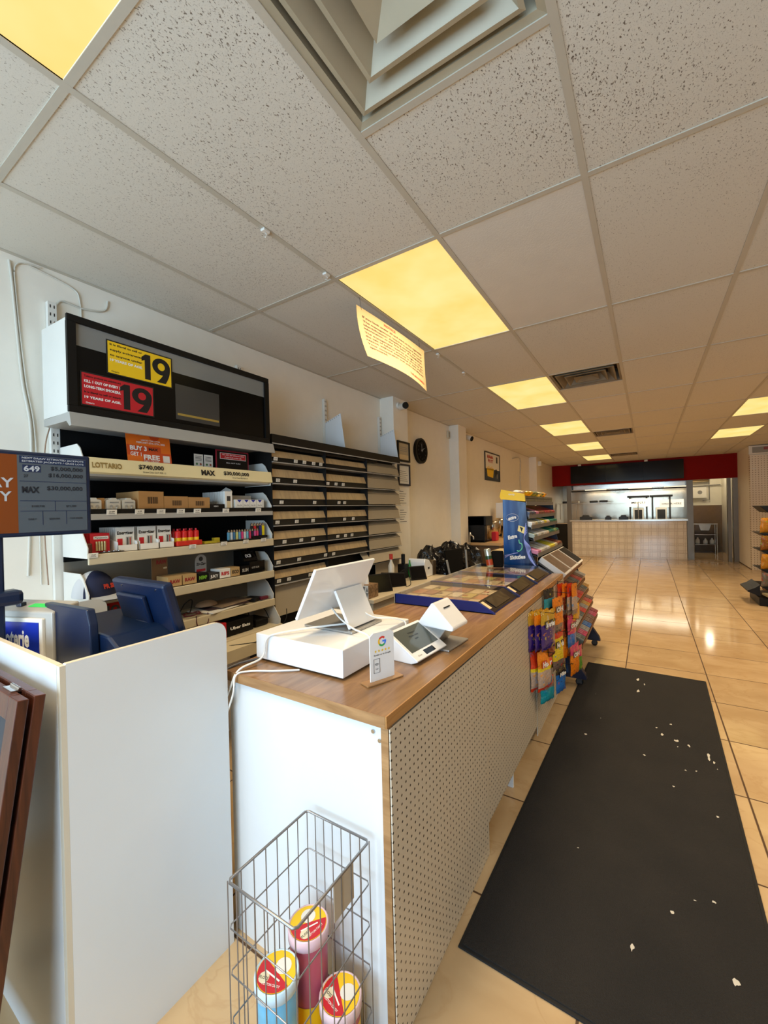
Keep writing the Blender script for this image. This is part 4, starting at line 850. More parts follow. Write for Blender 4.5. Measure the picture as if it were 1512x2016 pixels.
b = MB(); b.M = Matrix.Translation((-2.23, 1.93, z4)); b.box(-.012, .014, -.035, .03, 0, .022, mat('plum', (96,24,44), .4), .006); solo(b, 'stapler', 'plum coloured stapler at the right end of the fifth shelf', 'stapler')
# bottom shelf
z5 = .77
t = carton('black delivery tablet box with white lettering on the bottom shelf', 1.60, 1.80, -2.36, -2.19, z5, .085, BLACK, 'Uber Eats', INKW, name='tablet_box', cat='box', th=.018)
b = MB(); b.box(-2.30, -2.185, 1.545, 1.595, z5, z5+.09, RED, .002); solo(b, 'red_box', 'bright red box left of the black tablet box', 'box')
b = MB(); b.box(-2.35, -2.20, 1.83, 1.94, z5, z5+.045, BLACK, .008); solo(b, 'router', 'small black router with a looping cord on the bottom shelf', 'router')
cable('black cord looping above the router on the bottom shelf', [(-2.25, 1.83, z5+.05), (-2.26, 1.82, z5+.10), (-2.27, 1.87, z5+.13), (-2.25, 1.94, z5+.10), (-2.22, 1.96, z5+.03)], .003, BLACK)
cable('thin dark cord sagging across the sloped base of the shelving', [(-2.13, 1.50, .745), (-2.09, 1.56, .745), (-2.045, 1.72, .732), (-2.045, 1.84, .75), (-2.07, 1.97, .80), (-2.12, 2.03, .86)], .0028, BLACK)

# ------------------------------------------------------------------ tobacco wall
tb = thing('tobacco_cabinet', 'black and bronze tobacco flap cabinet along the wall behind the counter', 'cabinet', (-2.36, 2.87, 0))
BT = lambda b, n: b.build(n, tb, True)
BLK2 = mat('cabinet_black', (22,19,16), .5, spec=.3)
b = MB(); b.box(XW+.03, -2.285, 2.002, 3.75, .10, 2.055, BLK2); BT(b, 'carcass')
b = MB(); b.box(-2.285, -2.19, 2.0, 3.752, 2.015, 2.075, BLK2); b.box(-2.19, -2.186, 2.0, 3.752, 2.006, 2.014, LGREY); b.box(-2.285, -2.215, 2.0, 3.35, 1.985, 2.006, BLK2); BT(b, 'cornice')
lines = [1.883, 1.733, 1.577, 1.435, 1.293, 1.152, 1.020]
cols = [(2.003, 2.575), (2.577, 3.16), (3.162, 3.75)]
tops = [2.005]+lines[:-1]
tagy = [[2.013+.03, 2.241, 2.333, 2.436, 2.52], [2.06, 2.23, 2.601, 2.706, 2.803], [2.089, 2.436, 2.74, 2.817], [2.046, 2.236, 2.413, 2.81, 2.934], [2.108, 2.278, 2.407, 2.713, 2.817, 2.911], [2.046, 2.251, 2.551, 2.653], [2.046, 2.143, 2.367]]
for k, (zt, zb) in enumerate(zip(tops, lines)):
    h = zt-zb
    b = MB(); b.box(-2.285, -2.188, 2.002, 3.752, zb-.006, zb, LGREY); BT(b, 'shelf_edge')
    for c, (ya, yb) in enumerate(cols[:2]):
        if k == 6 and c: continue
        b = MB(); b.prism([(-2.236, zt-h*.30), (-2.214, zb+h*.30), (-2.220, zb+h*.30), (-2.242, zt-h*.30)], 'y', ya+.002, yb-.002, BROWNF); BT(b, 'bronze_flap')
        b = MB(); b.prism([(-2.222, zb+h*.31), (-2.204, zb+.003), (-2.209, zb+.003), (-2.227, zb+h*.31)], 'y', ya+.002, yb-.002, BLK2); BT(b, 'label_strip')
    ptags(tb, -2.205, zb+.022, tagy[k], .036, .024)
for k in range(6):      # taupe covers hanging over the right column
    zt, zb = tops[k]-.008, lines[k]; o_ = .006*(k % 3)
    b = MB(); b.prism([(-2.262, zt), (-2.222+o_, zt-.035), (-2.203+o_, zb+.008), (-2.207+o_, zb+.006), (-2.228+o_, zt-.035), (-2.268, zt)], 'y', 3.165, 3.748, TANF); b.box(-2.227+o_, -2.219+o_, 3.165, 3.748, zt-.041, zt-.037, mat('cover_seam', (98,88,74), .5)); BT(b, 'taupe_cover')
b = MB(); b.prism([(-2.24, 1.145), (-2.16, 1.035), (-2.165, 1.033), (-2.246, 1.145)], 'y', 3.06, 3.76, TANF); BT(b, 'taupe_cover')
b = MB(); b.box(-2.23, -2.225, 3.30, 3.75, .80, 1.02, TANF); BT(b, 'lower_cover')
b = MB(); b.prism([(-2.23, 1.01), (-2.19, .80), (-2.20, .80), (-2.24, 1.01)], 'y', 2.003, 2.58, TANF); BT(b, 'lower_cover')
b = MB(); b.prism([(-2.23, 1.0), (-2.20, .62), (-2.21, .62), (-2.24, 1.0)], 'y', 2.585, 3.15, TANF); BT(b, 'lower_cover')
for y in (2.002, 2.576, 3.161): b = MB(); b.box(-2.285, -2.20, y-.001, y+.001, .6, 2.0, BLK2); BT(b, 'divider')
for y, l in ((2.92, 'white bracket plate on a slotted upright above the middle of the tobacco cabinet'), (3.84, 'white bracket plate on a slotted upright above the far end of the tobacco cabinet')):
    t = thing('shelf_bracket', l, 'bracket', (-2.4, y, 2.08), 0, 'bracket plates above the tobacco cabinet')
    b = MB(); b.box(XW+.001, XW+.03, y-.014, y+.014, 2.077, 2.56, WHITEM)
    for k in range(11):
        for s in (-.007, .007): b.box(XW+.03, XW+.0306, y+s-.0025, y+s+.0025, 2.53-k*.042, 2.545-k*.042, DARKG)
    b.build('upright', t, True)
    b = MB(); y2 = y-.012; b.prism([(XW+.031, 2.09), (-2.255, 2.085), (-2.30, 2.40), (XW+.031, 2.34)], 'y', y2, y2+.003, WHITE); b.build('plate', t, True)
    b = MB()
    for k in range(7): b.box(-2.47+k*.024, -2.46+k*.024, y2-.0008, y2, 2.335+k*.0075, 2.341+k*.0075, GREY)
    b.build('slots', t, True)

# ------------------------------------------------------------------ back counter by the tobacco cabinet
t = thing('back_counter', 'low cream counter unit behind the service counter under the grey covers', 'counter', (-2.0, 3.2, 0)); CRM = mat('cream_laminate', (214,198,168), .35)
b = MB(); b.box(-2.17, -1.75, 2.56, 3.88, .82, .85, CRM, .003); b.build('worktop', t, True)
b = MB(); b.box(-2.16, -1.77, 2.58, 2.60, .0, .82, CRM); b.build('end_panel', t, True)
b = MB(); b.box(-1.785, -1.77, 2.60, 3.87, .06, .82, CRM); b.build('front_panel', t, True)
b = MB(); b.box(-2.16, -1.79, 3.85, 3.87, 0, .82, CRM); b.build('far_panel', t, True)
t = thing('tissue_box', 'patterned tissue box with a tuft of tissue on the low counter', 'tissue box', (-1.87, 2.63, .85))
b = MB(); b.box(-1.94, -1.80, 2.565, 2.70, .8505, .955, mat('tissue_box_side', (150,118,84), .5, var=.7, vscale=60), .003); b.build('box', t, True)
b = MB()
for i in range(5):
    for j in range(2):
        x = -1.93+.026*i; z = .862+.045*j; up = (i+j) % 2; b.poly([(x, 2.5644, z if up else z+.036), (x+.024, 2.5644, z if up else z+.036), (x+.012, 2.5644, z+.036 if up else z)], GREY)
b.rect((-1.938, 2.5648, .853), X, Z, .136, .10, PAPER); b.build('triangle_print', t, True)
b = MB(); dome(b, (-1.87, 2.63, .954), .028, .02, .10, PAPER, 0, 360, 14, 6); b.build('tissue', t, True)
t = thing('power_adapter', 'black adapter tower with a red light beside the low counter end', 'adapter', (-1.87, 2.53, 0))
b = MB(); b.box(-1.93, -1.80, 2.50, 2.557, 0, .84, BLACK, .006); b.build('body', t, True)
b = MB(); b.disc((-1.895, 2.4990, .815), X, Z, .006, mat('red_light', (255,70,60), .4, emit=2)); b.build('indicator', t, True)
def tablet(label, c, rot, w, h, stand=True, name='tablet'):
    t = thing(name, label, 'tablet', c)
    b = MB(); b.M = Matrix.Translation(c) @ Euler(rot).to_matrix().to_4x4(); b.box(-.006, .006, -w/2, w/2, 0, h, BLACK, .004); b.build('shell', t, True)
    b = MB(); b.M = Matrix.Translation(c) @ Euler(rot).to_matrix().to_4x4(); b.box(.006, .0066, -w/2+.012, w/2-.012, .012, h-.012, BLACKG); b.build('glass', t, True)
    b = MB(); b.M = Matrix.Translation(c) @ Euler((0, 0, rot[2])).to_matrix().to_4x4(); b.prism([(-.09, 0), (-.01, 0), (-.035, h*.45)], 'y', -w*.2, w*.2, BLACK); b.build('stand', t, True)
    return t
tablet('black tablet leaning next to the tissue box', (-1.86, 2.84, .8505), (0, math.radians(-22), math.radians(-30)), .21, .155)
tablet('black tablet tilted beyond the first one on the low counter', (-1.88, 3.08, .8505), (math.radians(-6), math.radians(-22), math.radians(-28)), .24, .13)
tablet('small tablet with a lit round reflection standing by the white printer', (-1.86, 3.50, .8505), (0, math.radians(-26), math.radians(-35)), .17, .14)
t = thing('label_printer', 'white slope-fronted receipt printer at the far end of the low counter', 'printer', (-1.95, 3.76, .85))
b = MB(); b.prism([(3.62, .8505), (3.80, .8505), (3.80, .95), (3.72, 1.02), (3.64, 1.035), (3.62, 1.0)], 'x', -2.05, -1.86, WHITEG, .008); b.build('body', t, True)
b = MB(); b.box(-1.859, -1.857, 3.69, 3.72, .93, .95, DARKG); b.build('badge', t, True)
b = MB(); b.box(-2.02, -1.86, 3.81, 3.878, .8505, 1.0, mat('brown_tin', (96,80,60), .4, metal=.4), .006); solo(b, 'storage_tin', 'brown grey storage tin behind the white printer', 'tin')
t = thing('spray_bottle', 'clear bottle with a red cap standing at the pillar', 'bottle', (-2.06, 3.32, .85)); b = MB(); b.lathe([(0, 0), (.028, 0), (.03, .01), (.03, .15), (.012, .19), (.012, .21)], (-2.06, 3.32, .8505), mat('bottle_clear', (214,206,188), .2), 16); b.build('bottle', t, True)
b = MB(); b.cyl((-2.06, 3.32, 1.06), (-2.06, 3.32, 1.11), .017, INKR, 12); b.build('cap', t, True)
b = MB(); b.box(-2.10, -2.02, 3.50, 3.58, .8505, .99, BLACK, .006); b.box(-2.07, -2.035, 3.52, 3.55, .99, 1.09, BLACK, .008); solo(b, 'phone_cradle', 'black cordless handset in its cradle on the low counter', 'phone')
b = MB(); b.lathe([(0, 0), (.018, 0), (.02, .02), (.02, .10), (.008, .14), (.008, .17), (0, .17)], (-2.02, 3.625, .8505), mat('green_glass', (40,130,50), .2), 14)
b.v = [Vector((v.x+.0, v.y-.02, v.z+.0)) for v in b.v]; solo(b, 'green_bottle', 'slim green bottle beside the black handset', 'bottle')
cable('thin black cable looping on the low counter by the tablets', [(-1.90, 3.20, .855), (-1.88, 3.18, .96), (-1.86, 3.24, .98), (-1.84, 3.28, .90), (-1.80, 3.22, .856), (-1.79, 3.12, .855)], .003, BLACK)

# folding chair and heap of black bags further back
t = thing('folding_chair', 'black folding chair with grey metal legs in front of the bin bags', 'chair', (-1.75, 4.15, 0))
b = MB(); b.prism([(3.93, .80), (4.34, .80), (4.36, 1.08), (3.88, 1.10)], 'x', -1.775, -1.755, BLACKM, .004); b.build('backrest', t, True)
for y, y2 in ((3.96, 3.90), (4.30, 4.42)):
    b = MB(); b.tube([(-1.74, y2-.02, 1.06 if y2 > 4 else 1.0), (-1.70, y+.08, .45), (-1.62, y+.06, 0)], .011, LGREY, 10); b.build('leg', t, True)
    b = MB(); b.tube([(-1.70, y+.08, .45), (-1.86, y+.10, 0)], .011, LGREY, 10); b.build('leg', t, True)
b = MB(); b.box(-1.80, -1.42, 3.96, 4.36, .44, .47, BLACKM, .01); b.build('seat', t, True)
def blob(b, c, r, m, seed, n=28, k=18, amp=.16):
    rnd = random.Random(seed); ph = [(rnd.uniform(0, 6.28), rnd.uniform(0, 6.28), rnd.randint(2, 9), rnd.randint(1, 8), rnd.uniform(.3, 1)) for _ in range(14)]
    vs = []; fs = []
    for i in range(k+1):
        th = math.pi*i/k
        for j in range(n):
            a = 2*math.pi*j/n; d = 1+amp*sum(w*math.sin(p*a+x)*math.sin(q*th+y) for x, y, p, q, w in ph)/4
            vs.append((c[0]+r[0]*d*math.sin(th)*math.cos(a), c[1]+r[1]*d*math.sin(th)*math.sin(a), c[2]+r[2]*d*math.cos(th)))
    for i in range(k):
        for j in range(n): fs.append((i*n+j, i*n+(j+1) % n, (i+1)*n+(j+1) % n, (i+1)*n+j))
    b.add(vs, fs, m, False)
BAG = mat('bin_bag_black', (14,13,14), .22, bump=1.0, bscale=26)
for i, (c, r, l) in enumerate((((-2.13, 4.36, .55), (.25, .22, .52), 'nearest black bin bag heaped behind the folding chair'), ((-2.12, 4.84, .56), (.27, .23, .53), 'middle black bin bag of the heap'), ((-2.10, 5.32, .53), (.27, .22, .50), 'farthest black bin bag of the heap'))):
    b = MB(); blob(b, c, r, BAG, i+3); solo(b, 'bin_bag', l, 'bin bag', 'black bags heaped by the pillar')
# coffee counter
t = thing('coffee_counter', 'wood topped coffee counter along the cream wall', 'counter', (-2.15, 6.6, 0))
b = MB(); b.box(-2.50, -1.86, 6.12, 7.9, .955, .995, mat('tan_laminate', (200,164,116), .3)); b.build('worktop', t, True)
b = MB(); b.box(-2.49, -1.90, 6.14, 7.88, 0, .955, mat('brown_cabinet', (96,74,50), .5)); b.build('cabinet', t, True)
t = thing('side_table', 'small cream topped table in front of the coffee counter', 'table', (-1.7, 5.75, 0))
b = MB(); b.box(-1.84, -1.30, 5.50, 6.0, .90, .93, mat('cream_table', (226,204,156), .35)); b.build('tabletop', t, True)
for x in (-1.81, -1.34):
    for y in (5.53, 5.96): b = MB(); b.box(x, x+.03, y-.015, y+.015, 0, .90, mat('dark_wood_leg', (62,44,30), .5)); b.build('leg', t, True)
t = thing('coffee_brewer', 'tall black coffee brewer with steel canister on the coffee counter', 'coffee machine', (-2.3, 6.4, .995))
b = MB(); b.box(-2.46, -2.12, 6.16, 6.28, .996, 1.40, BLACK, .01); b.box(-2.46, -2.10, 6.16, 6.50, 1.25, 1.40, BLACK, .012); b.box(-2.46, -2.12, 6.16, 6.50, .996, 1.03, BLACK, .006); b.build('body', t, True)
b = MB(); b.cyl((-2.25, 6.58, 1.2), (-2.25, 6.58, 1.38), .07, STEEL, 20); b.build('canister', t, True)
b = MB(); b.lathe([(0, 0), (.06, 0), (.07, .03), (.05, .13), (.055, .15)], (-2.24, 6.40, 1.032), GREY, 18); b.build('carafe', t, True)
b = MB(); b.box(-2.13, -2.05, 6.50, 6.64, .996, 1.14, RED, .012); solo(b, 'red_coffee_tin', 'red printed coffee tin in front of the brewer', 'tin')
for y, r, h, l in ((6.98, .10, .30, 'wide steel urn in the middle of the coffee counter'), (7.40, .085, .33, 'narrow steel urn near the candy rack side')):
    t = thing('coffee_urn', l, 'urn', (-2.26, y, .995), 0, 'steel urns on the coffee counter')
    b = MB(); b.lathe([(0, 0), (r, 0), (r, h*.92), (r*.9, h), (0, h+.01)], (0, 0, .001), STEEL, 22); b.build('tank', t)
    b = MB(); b.cyl((r*.9, 0, .06), (r+.05, 0, .06), .012, BLACK, 10); b.box(r+.03, r+.055, -.01, .01, .04, .09, BLACK, .003); b.build('tap', t)
b = MB(); b.box(-2.10, -2.0, 7.20, 7.36, .996, 1.17, BLACK, .01); b.disc((-2.05, 7.1995, 1.08), X, Z, .04, mat('photo_print', (190,130,110), .5, var=.6)); solo(b, 'printed_canister', 'black canister with a round photo print beside the narrow urn', 'canister')
t = thing('wall_dispenser', 'white and yellow cup dispenser on the wall behind the rack', 'dispenser', (-2.1, 7.72, 1.2))
b = MB(); b.box(-2.40, -2.05, 7.62, 7.86, 1.33, 1.62, WHITEG, .01); b.build('top', t, True); b = MB(); b.box(-2.40, -2.05, 7.62, 7.86, .996, 1.33, YEL, .01); b.build('base', t, True)
t = thing('basin_tap', 'chrome gooseneck tap beyond the bin bags', 'tap', (-2.3, 6.0, .93))
b = MB(); b.tube(bez([(-2.30, 6.0, 0), (-2.30, 6.0, 1.06), (-2.27, 5.97, 1.12), (-2.22, 5.93, 1.10), (-2.21, 5.92, 1.06)], 8), .010, CHROME, 10); b.build('spout', t, True)
b = MB(); b.cyl((-2.30, 6.0, 0), (-2.30, 6.0, .02), .06, CHROME, 16); b.build('foot', t, True)

# ------------------------------------------------------------------ things on the left wall
t = thing('wall_clock', 'round black wall clock between the two white pillars', 'clock', (XL, 4.81, 2.29))
b = MB(); b.cyl((XL+.001, 4.81, 2.29), (XL+.04, 4.81, 2.29), .165, BLACK, 40); b.build('case', t, True)
b = MB(); b.disc((XL+.0415, 4.81, 2.29), Y, Z, .14, BLACKM, 36)
for k in range(12): a = k*math.pi/6; b.text(str(12 if k == 0 else k), (XL+.0425, 4.81+.105*math.sin(a), 2.28+.105*math.cos(a)), Y, Z, .022, DARKG)
b.text('49', (XL+.0425, 4.81, 2.275), Y, Z, .04, GREY); b.build('dial', t, True)
b = MB(); b.tube([(XL+.043, 4.81, 2.29), (XL+.043, 4.87, 2.33)], .003, LGREY, 5); b.build('hand', t, True); b = MB(); b.tube([(XL+.043, 4.81, 2.29), (XL+.043, 4.80, 2.38)], .002, LGREY, 5); b.build('hand', t, True)
def frame(label, x, y0, y1, z0, z1, fm, pm, fw=.02, name='picture_frame'):
    t = thing(name, label, 'frame', (x, (y0+y1)/2, z0))
    b = MB(); d = .018
    b.box(x, x+d, y0, y1, z0, z0+fw, fm); b.box(x, x+d, y0, y1, z1-fw, z1, fm); b.box(x, x+d, y0, y0+fw, z0+fw, z1-fw, fm); b.box(x, x+d, y1-fw, y1, z0+fw, z1-fw, fm); b.build('frame', t, True)
    b = MB(); b.box(x+.001, x+.008, y0+fw, y1-fw, z0+fw, z1-fw, pm); return t, b
t, b = frame('black framed certificate, upper one on the first pillar', -2.334, 3.94, 4.21, 2.07, 2.30, BLACK, mat('certificate_tan', (176,160,132), .3)); b.rect((-2.3255, 3.97, 2.10), Y, Z, .21, .05, BEIGE)
for k in range(3): b.rect((-2.3255, 4.0, 2.19+k*.02), Y, Z, .15, .006, GREY)
b.build('certificate', t, True)
t, b = frame('navy framed licence paper, lower one on the first pillar', -2.334, 3.94, 4.205, 1.80, 2.045, mat('navy_frame', (22,26,44), .4), PAPER)
for k in range(6): b.rect((-2.3255, 3.98, 1.85+k*.022), Y, Z, .17-.02*(k % 3), .006, GREY)
b.build('licence', t, True)
for i, (z0, z1, l) in enumerate(((1.58, 1.76, 'upper sheet of handwritten notes taped to the first pillar'), (1.37, 1.57, 'lower sheet of handwritten notes taped to the first pillar'))):
    b = MB(); b.box(-2.3345, -2.333, 3.95, 4.15, z0, z1, PAPER)
    for k in range(6): b.rect((-2.3325, 3.97, z0+.02+k*.026), Y, Z, .15-.02*((k*3) % 4), .007, GREY)
    solo(b, 'taped_note', l, 'paper', 'notes taped to the first pillar')
t, b = frame('framed food poster with yellow fries high on the cream wall', XL+.001, 7.36, 8.25, 2.04, 2.575, DARKG, PAPER, .02, 'wall_poster'); xx = XL+.0095
b.rect((xx, 7.38, 2.06), Y, Z, .85, .20, mat('poster_navy', (34,48,66), .4)); b.text('MAMA', (xx+.001, 7.68, 2.46), Y, Z, .06, INKR, 'C', .36, .05); b.text('PUTT', (xx+.001, 7.70, 2.385), Y, Z, .055, INKR, 'C', .30, .05)
b.prism([(7.50, 2.12), (7.82, 2.10), (7.88, 2.28), (7.46, 2.26)], 'x', xx, xx+.001, YEL)
for k in range(7): b.rect((xx+.001, 7.47+k*.055, 2.24), Y, Z, .03, .05+.015*(k % 3), YEL)
b.disc((xx+.0012, 8.02, 2.2), Y, Z, .08, BLACK, 16); b.disc((xx+.0013, 8.08, 2.14), Y, Z, .05, GREY, 12); b.rect((xx+.001, 8.02, 2.40), Y, Z, .10, .12, DARKG); b.build('print', t, True)
def sec_cam(label, x, y, z, aim, s=1):
    t = thing('security_camera', label, 'security camera', (x, y, z), 0, 'security cameras on the pillars'); a = Vector(aim).normalized(); p = Vector((x+.07*s, y-.01, z-.02*s))
    b = MB(); b.cyl((x, y, z), (x+.025*s, y, z), .035*s, WHITEM, 20); b.tube([(x+.02*s, y, z), (x+.05*s, y, z-.0), p-a*.02], .013*s, WHITEM, 10); b.build('mount', t, True)
    b = MB(); b.cyl(p-a*.05*s, p+a*.08*s, .038*s, WHITEM, 22); b.build('body', t, True); b = MB(); b.cyl(p+a*.079*s, p+a*.088*s, .036*s, BLACKG, 22); b.build('lens', t, True)
sec_cam('white bullet camera with black lens on the first pillar', -2.334, 3.98, 2.69, (.75, -.6, -.12))
sec_cam('white bullet camera on the wall past the second pillar', XL, 6.34, 2.69, (.9, -.15, -.35), 1.1)
b = MB(); b.box(-2.33, -2.25, 10.9, 11.0, 2.56, 2.68, WHITEM, .01); solo(b, 'wall_sensor', 'small white sensor box on the third pillar', 'sensor')
b = MB(); b.box(XL+.001, XL+.03, 5.70, 5.76, 2.58, 2.69, mat('socket_cream', (206,196,170), .5), .004); b.box(XL+.03, XL+.0305, 5.715, 5.745, 2.6, 2.67, GREY); solo(b, 'junction_box', 'cream junction box at the top of the second pillar', 'junction box')
def wcab(label, pts, r=.004, m=None): return cable(label, pts, r, m or mat('wall_cable', (206,200,186), .5))
wcab('pair of white cables running down the wall at the left edge', [(XL+.006, .70, 2.74), (XL+.006, .71, 2.62), (XL+.006, .735, 2.2), (XL+.006, .765, 1.9), (XL+.006, .74, 1.25)], .006)
wcab('second white cable beside the left edge cable', [(XL+.006, .82, 2.76), (XL+.006, .728, 2.735), (XL+.006, .722, 2.6), (XL+.006, .75, 2.2), (XL+.006, .782, 1.9), (XL+.006, .79, 1.2)], .0035)
wcab('white cable drooping from the ceiling edge to the slotted upright', [(XL+.006, .78, 2.75), (XL+.006, .95, 2.72), (XL+.006, .985, 2.66), (XL+.006, .99, 2.5)], .004)
wcab('cable arching over the slotted upright toward the ceiling', [(XL+.006, .875, 2.56), (XL+.006, .90, 2.63), (XL+.006, 1.0, 2.63), (XL+.006, 1.10, 2.66), (XL+.006, 1.12, 2.72)], .005)
wcab('thin brown cable hanging down the side of the sign box', [(-2.475, .86, 2.5), (-2.46, .845, 2.35), (-2.46, .84, 2.15), (-2.455, .83, 2.0), (-2.45, .80, 1.85), (-2.45, .79, 1.5), (-2.45, .80, 1.2)], .003, mat('cable_brown', (150,120,96), .5))
wcab('white cable running down the cream wall beyond the poster', [(XL+.016, 9.2, 2.60), (XL+.016, 9.8, 2.66), (XL+.016, 9.85, 2.45), (XL+.016, 9.8, 2.2), (XL+.016, 9.9, 1.6)], .012)
# hanging notice sheet
t = thing('hanging_notice', 'curled cream notice sheet with red text hanging from the ceiling', 'notice', (-1.40, 2.4, 2.72)); b = MB(); N = 20; NP = mat('notice_cream', (186,166,124), .7)
def curl(y, z): u = (y-1.95)/.87; v = (2.72-z)/.30; return -1.405+.035*math.sin(math.pi*u)*(.3+v)+.05*v*v*(1-u), 1.95+u*.86+v*v*.03, 2.722-.30*v-.0*u
vs = []; fs = []
for i in range(N+1):
    for j in range(9): vs.append(curl(1.95+.87*i/N, 2.72-.30*j/8))
for i in range(N):
    for j in range(8): a = i*9+j; fs.append((a, a+9, a+10, a+1))
b.add(vs, fs, NP, True); b.add([(v[0]-.0015, v[1], v[2]) for v in vs], [tuple(reversed(f)) for f in fs], NP, True); b.build('sheet', t, True)
b = MB(); NL = [('NOTICE', 2.30, 2.693, .016), ('If you look under 30 and want to buy cigarettes', 2.38, 2.665, .013), ('The management requires a second piece of', 2.38, 2.640, .012), ('identification detailing exactly the same', 2.38, 2.618, .012), ('information as the first piece of identification.', 2.38, 2.597, .012), ('The management reserves the right to refuse', 2.38, 2.573, .012), ('the sale of tobacco products to anyone for any', 2.38, 2.552, .012), ('reason without explanation in spite of ID\'s.', 2.38, 2.531, .012), ('Your cooperation and understanding are', 2.38, 2.508, .012), ('appreciated.', 2.10, 2.488, .012), ('THE MANAGEMENT', 2.62, 2.452, .017)]
NI = mat('notice_ink', (90,24,10), .7)
for s_, y, z, h in NL:
    vs_, fs_, x0_, x1_ = text_mesh(s_, .02); sc = h/.72; wd = (x1_-x0_)*sc; L_ = {'NOTICE': .14, 'THE MANAGEMENT': .30, 'appreciated.': .18}.get(s_, .76); sx = sc*L_/wd; pts = []
    for v in vs_:
        p = curl(y-L_/2+(v.x-x0_)*sx, z+v.y*sc*.9); pts.append((p[0]+.0016, p[1], p[2]))
    b.add(pts, fs_, NI if s_ not in ('NOTICE', 'THE MANAGEMENT') else INKR)
b.build('print', t, True)
for y in (2.0, 2.74): b = MB(); b.tube([(-1.404, y, 2.70), (-1.40, y-.02, 2.76), (-1.40, y-.03, CEIL-.004)], .0012, DARKG, 5); b.build('string', t, True)
for i, (x, y, l) in enumerate(((-1.40, 1.27, 'tiny white hook clip on the ceiling grid, nearest'), (-1.40, 1.68, 'tiny white hook clip where the grid meets the second light'), (-1.40, 3.05, 'tiny white hook clip beyond the hanging notice'), (-1.40, 3.6, 'tiny white hook clip farthest along the grid'))):
    b = MB(); b.box(-.012, .012, -.018, .018, -.012, 0, WHITEM, .003); b.tube([(0, 0, -.012), (.008, 0, -.022), (0, 0, -.034), (-.008, 0, -.026)], .0015, WHITEM, 5); b.v = [v+Vector((x, y, CEIL-.004)) for v in b.v]; solo(b, 'ceiling_hook', l, 'hook', 'hooks on the ceiling grid')

# ------------------------------------------------------------------ candy rack at the far end of the counter
rk = thing('candy_rack', 'wheeled navy candy rack with a graphic side panel and sloping shelves at the counter end', 'display rack', (-.85, 4.43, 0))
BR = lambda b, n: b.build(n, rk, True)
def rack_art():
    m, nt, b, L = nodes('rack_panel_art'); o, (x, y, z) = objxyz(nt)
    st_ = noise(nt, o, 14, 3, (1, 1, .12), .4); c = mix(nt, ramp(nt, x, -.29, -.05), lin((12,70,142)), lin((16,30,66)))
    L.new(mix(nt, ramp(nt, st_, .52, .75, 0, .32), c, lin((120,170,226))), b.inputs['Base Color']); b.inputs['Roughness'].default_value = .22; return m
ART = rack_art()
out = [(-1.13, .10), (-.60, .10), (-.62, .60), (-.70, .93), (-.78, .96), (-.845, 1.02), (-.885, 1.12), (-.905, 1.25), (-.925, 1.565), (-1.13, 1.60)]
b = MB(); b.prism(out, 'y', 3.795, 3.803, ART, .001); y = 3.7945
def sw(pts, r, m): b.tube([(p[0], y, p[1]) for p in pts], r, m, 4)
SWL = mat('swirl_lilac', (150,160,226), .3); SWG = mat('swirl_green', (110,206,170), .3)
for s_, x, z, h, a in (('extra', -1.045, 1.415, .030, .25), ('Extra', -1.045, 1.24, .034, .25), ('Skittles', -1.005, 1.055, .034, .12)): b.text(s_, (x, y-.0008, z), (1, 0, a), (-a*.3, 0, 1), h, INKW, 'C', {'extra': .075, 'Extra': .085, 'Skittles': .14}[s_], .05)
b.tube([(-1.045+.055*math.cos(a*.4), y, 1.43+.035*math.sin(a*.4)) for a in range(16)], .0012, INKW, 4, True)
b.prism([(-.99, 1.36), (-.93, 1.34), (-.945, 1.285), (-1.0, 1.31)], 'y', y-.0006, y, mat('pale_yellow', (240,220,140), .4)); b.prism([(-.98, 1.35), (-.95, 1.335), (-.965, 1.30)], 'y', y-.001, y, MC['black_ink'])
for k in range(5): sw(bez([(-.925+.002*k, 1.38-.02*k), (-.945, 1.24), (-.93+.01*k, 1.16), (-.90, 1.06+.01*k), (-.84, .985)], 6), .0035, SWL)
sw(bez([(-.99, 1.23), (-.985, 1.20), (-.965, 1.19), (-.965, 1.15), (-.99, 1.125), (-1.01, 1.13)], 6), .006, SWG)
for k in range(3): sw(bez([(-1.12, 1.06+.01*k), (-1.05, 1.10), (-1.0, 1.11)], 5), .003, SWL)
BR(b, 'side_panel')
b = MB(); b.prism([(-1.10, .10), (-.60, .10), (-.62, .60), (-.70, .93), (-.845, 1.02), (-.90, 1.25), (-.92, 1.56), (-1.10, 1.58)], 'y', 5.03, 5.038, DBLUE); BR(b, 'far_side_panel')
b = MB(); b.box(-1.13, -1.12, 3.804, 5.03, .30, 1.56, BLACK); BR(b, 'back_panel')
RUST = mat('rack_lip_brown', (110,66,44), .45, metal=.3)
tiers = [(1.555, -.922), (1.435, -.902), (1.34, -.882), (1.235, -.862), (1.09, -.832)]
for z, x in tiers:
    b = MB(); b.prism([(x, z-.012), (x, z-.003), (-1.119, z+.075), (-1.119, z+.066)], 'y', 3.804, 5.029, BLACK); b.box(x-.002, x+.004, 3.804, 5.029, z-.016, z+.018, GREY); BR(b, 'tray_shelf')
low = [(.885, -.632, .15, .21), (.715, -.605, .07, .17), (.60, -.572, .07, .17), (.465, -.532, .07, .17), (.33, -.490, .07, .17)]
for z, x, rise, dep in low:
    b = MB(); b.prism([(x, z-.01), (x, z-.002), (x-dep, z+rise), (x-dep, z+rise-.008)], 'y', 3.804, 5.029, BLACK); b.box(x-.002, x+.003, 3.80, 5.035, z-.014, z+.016, RUST); BR(b, 'basket_shelf')
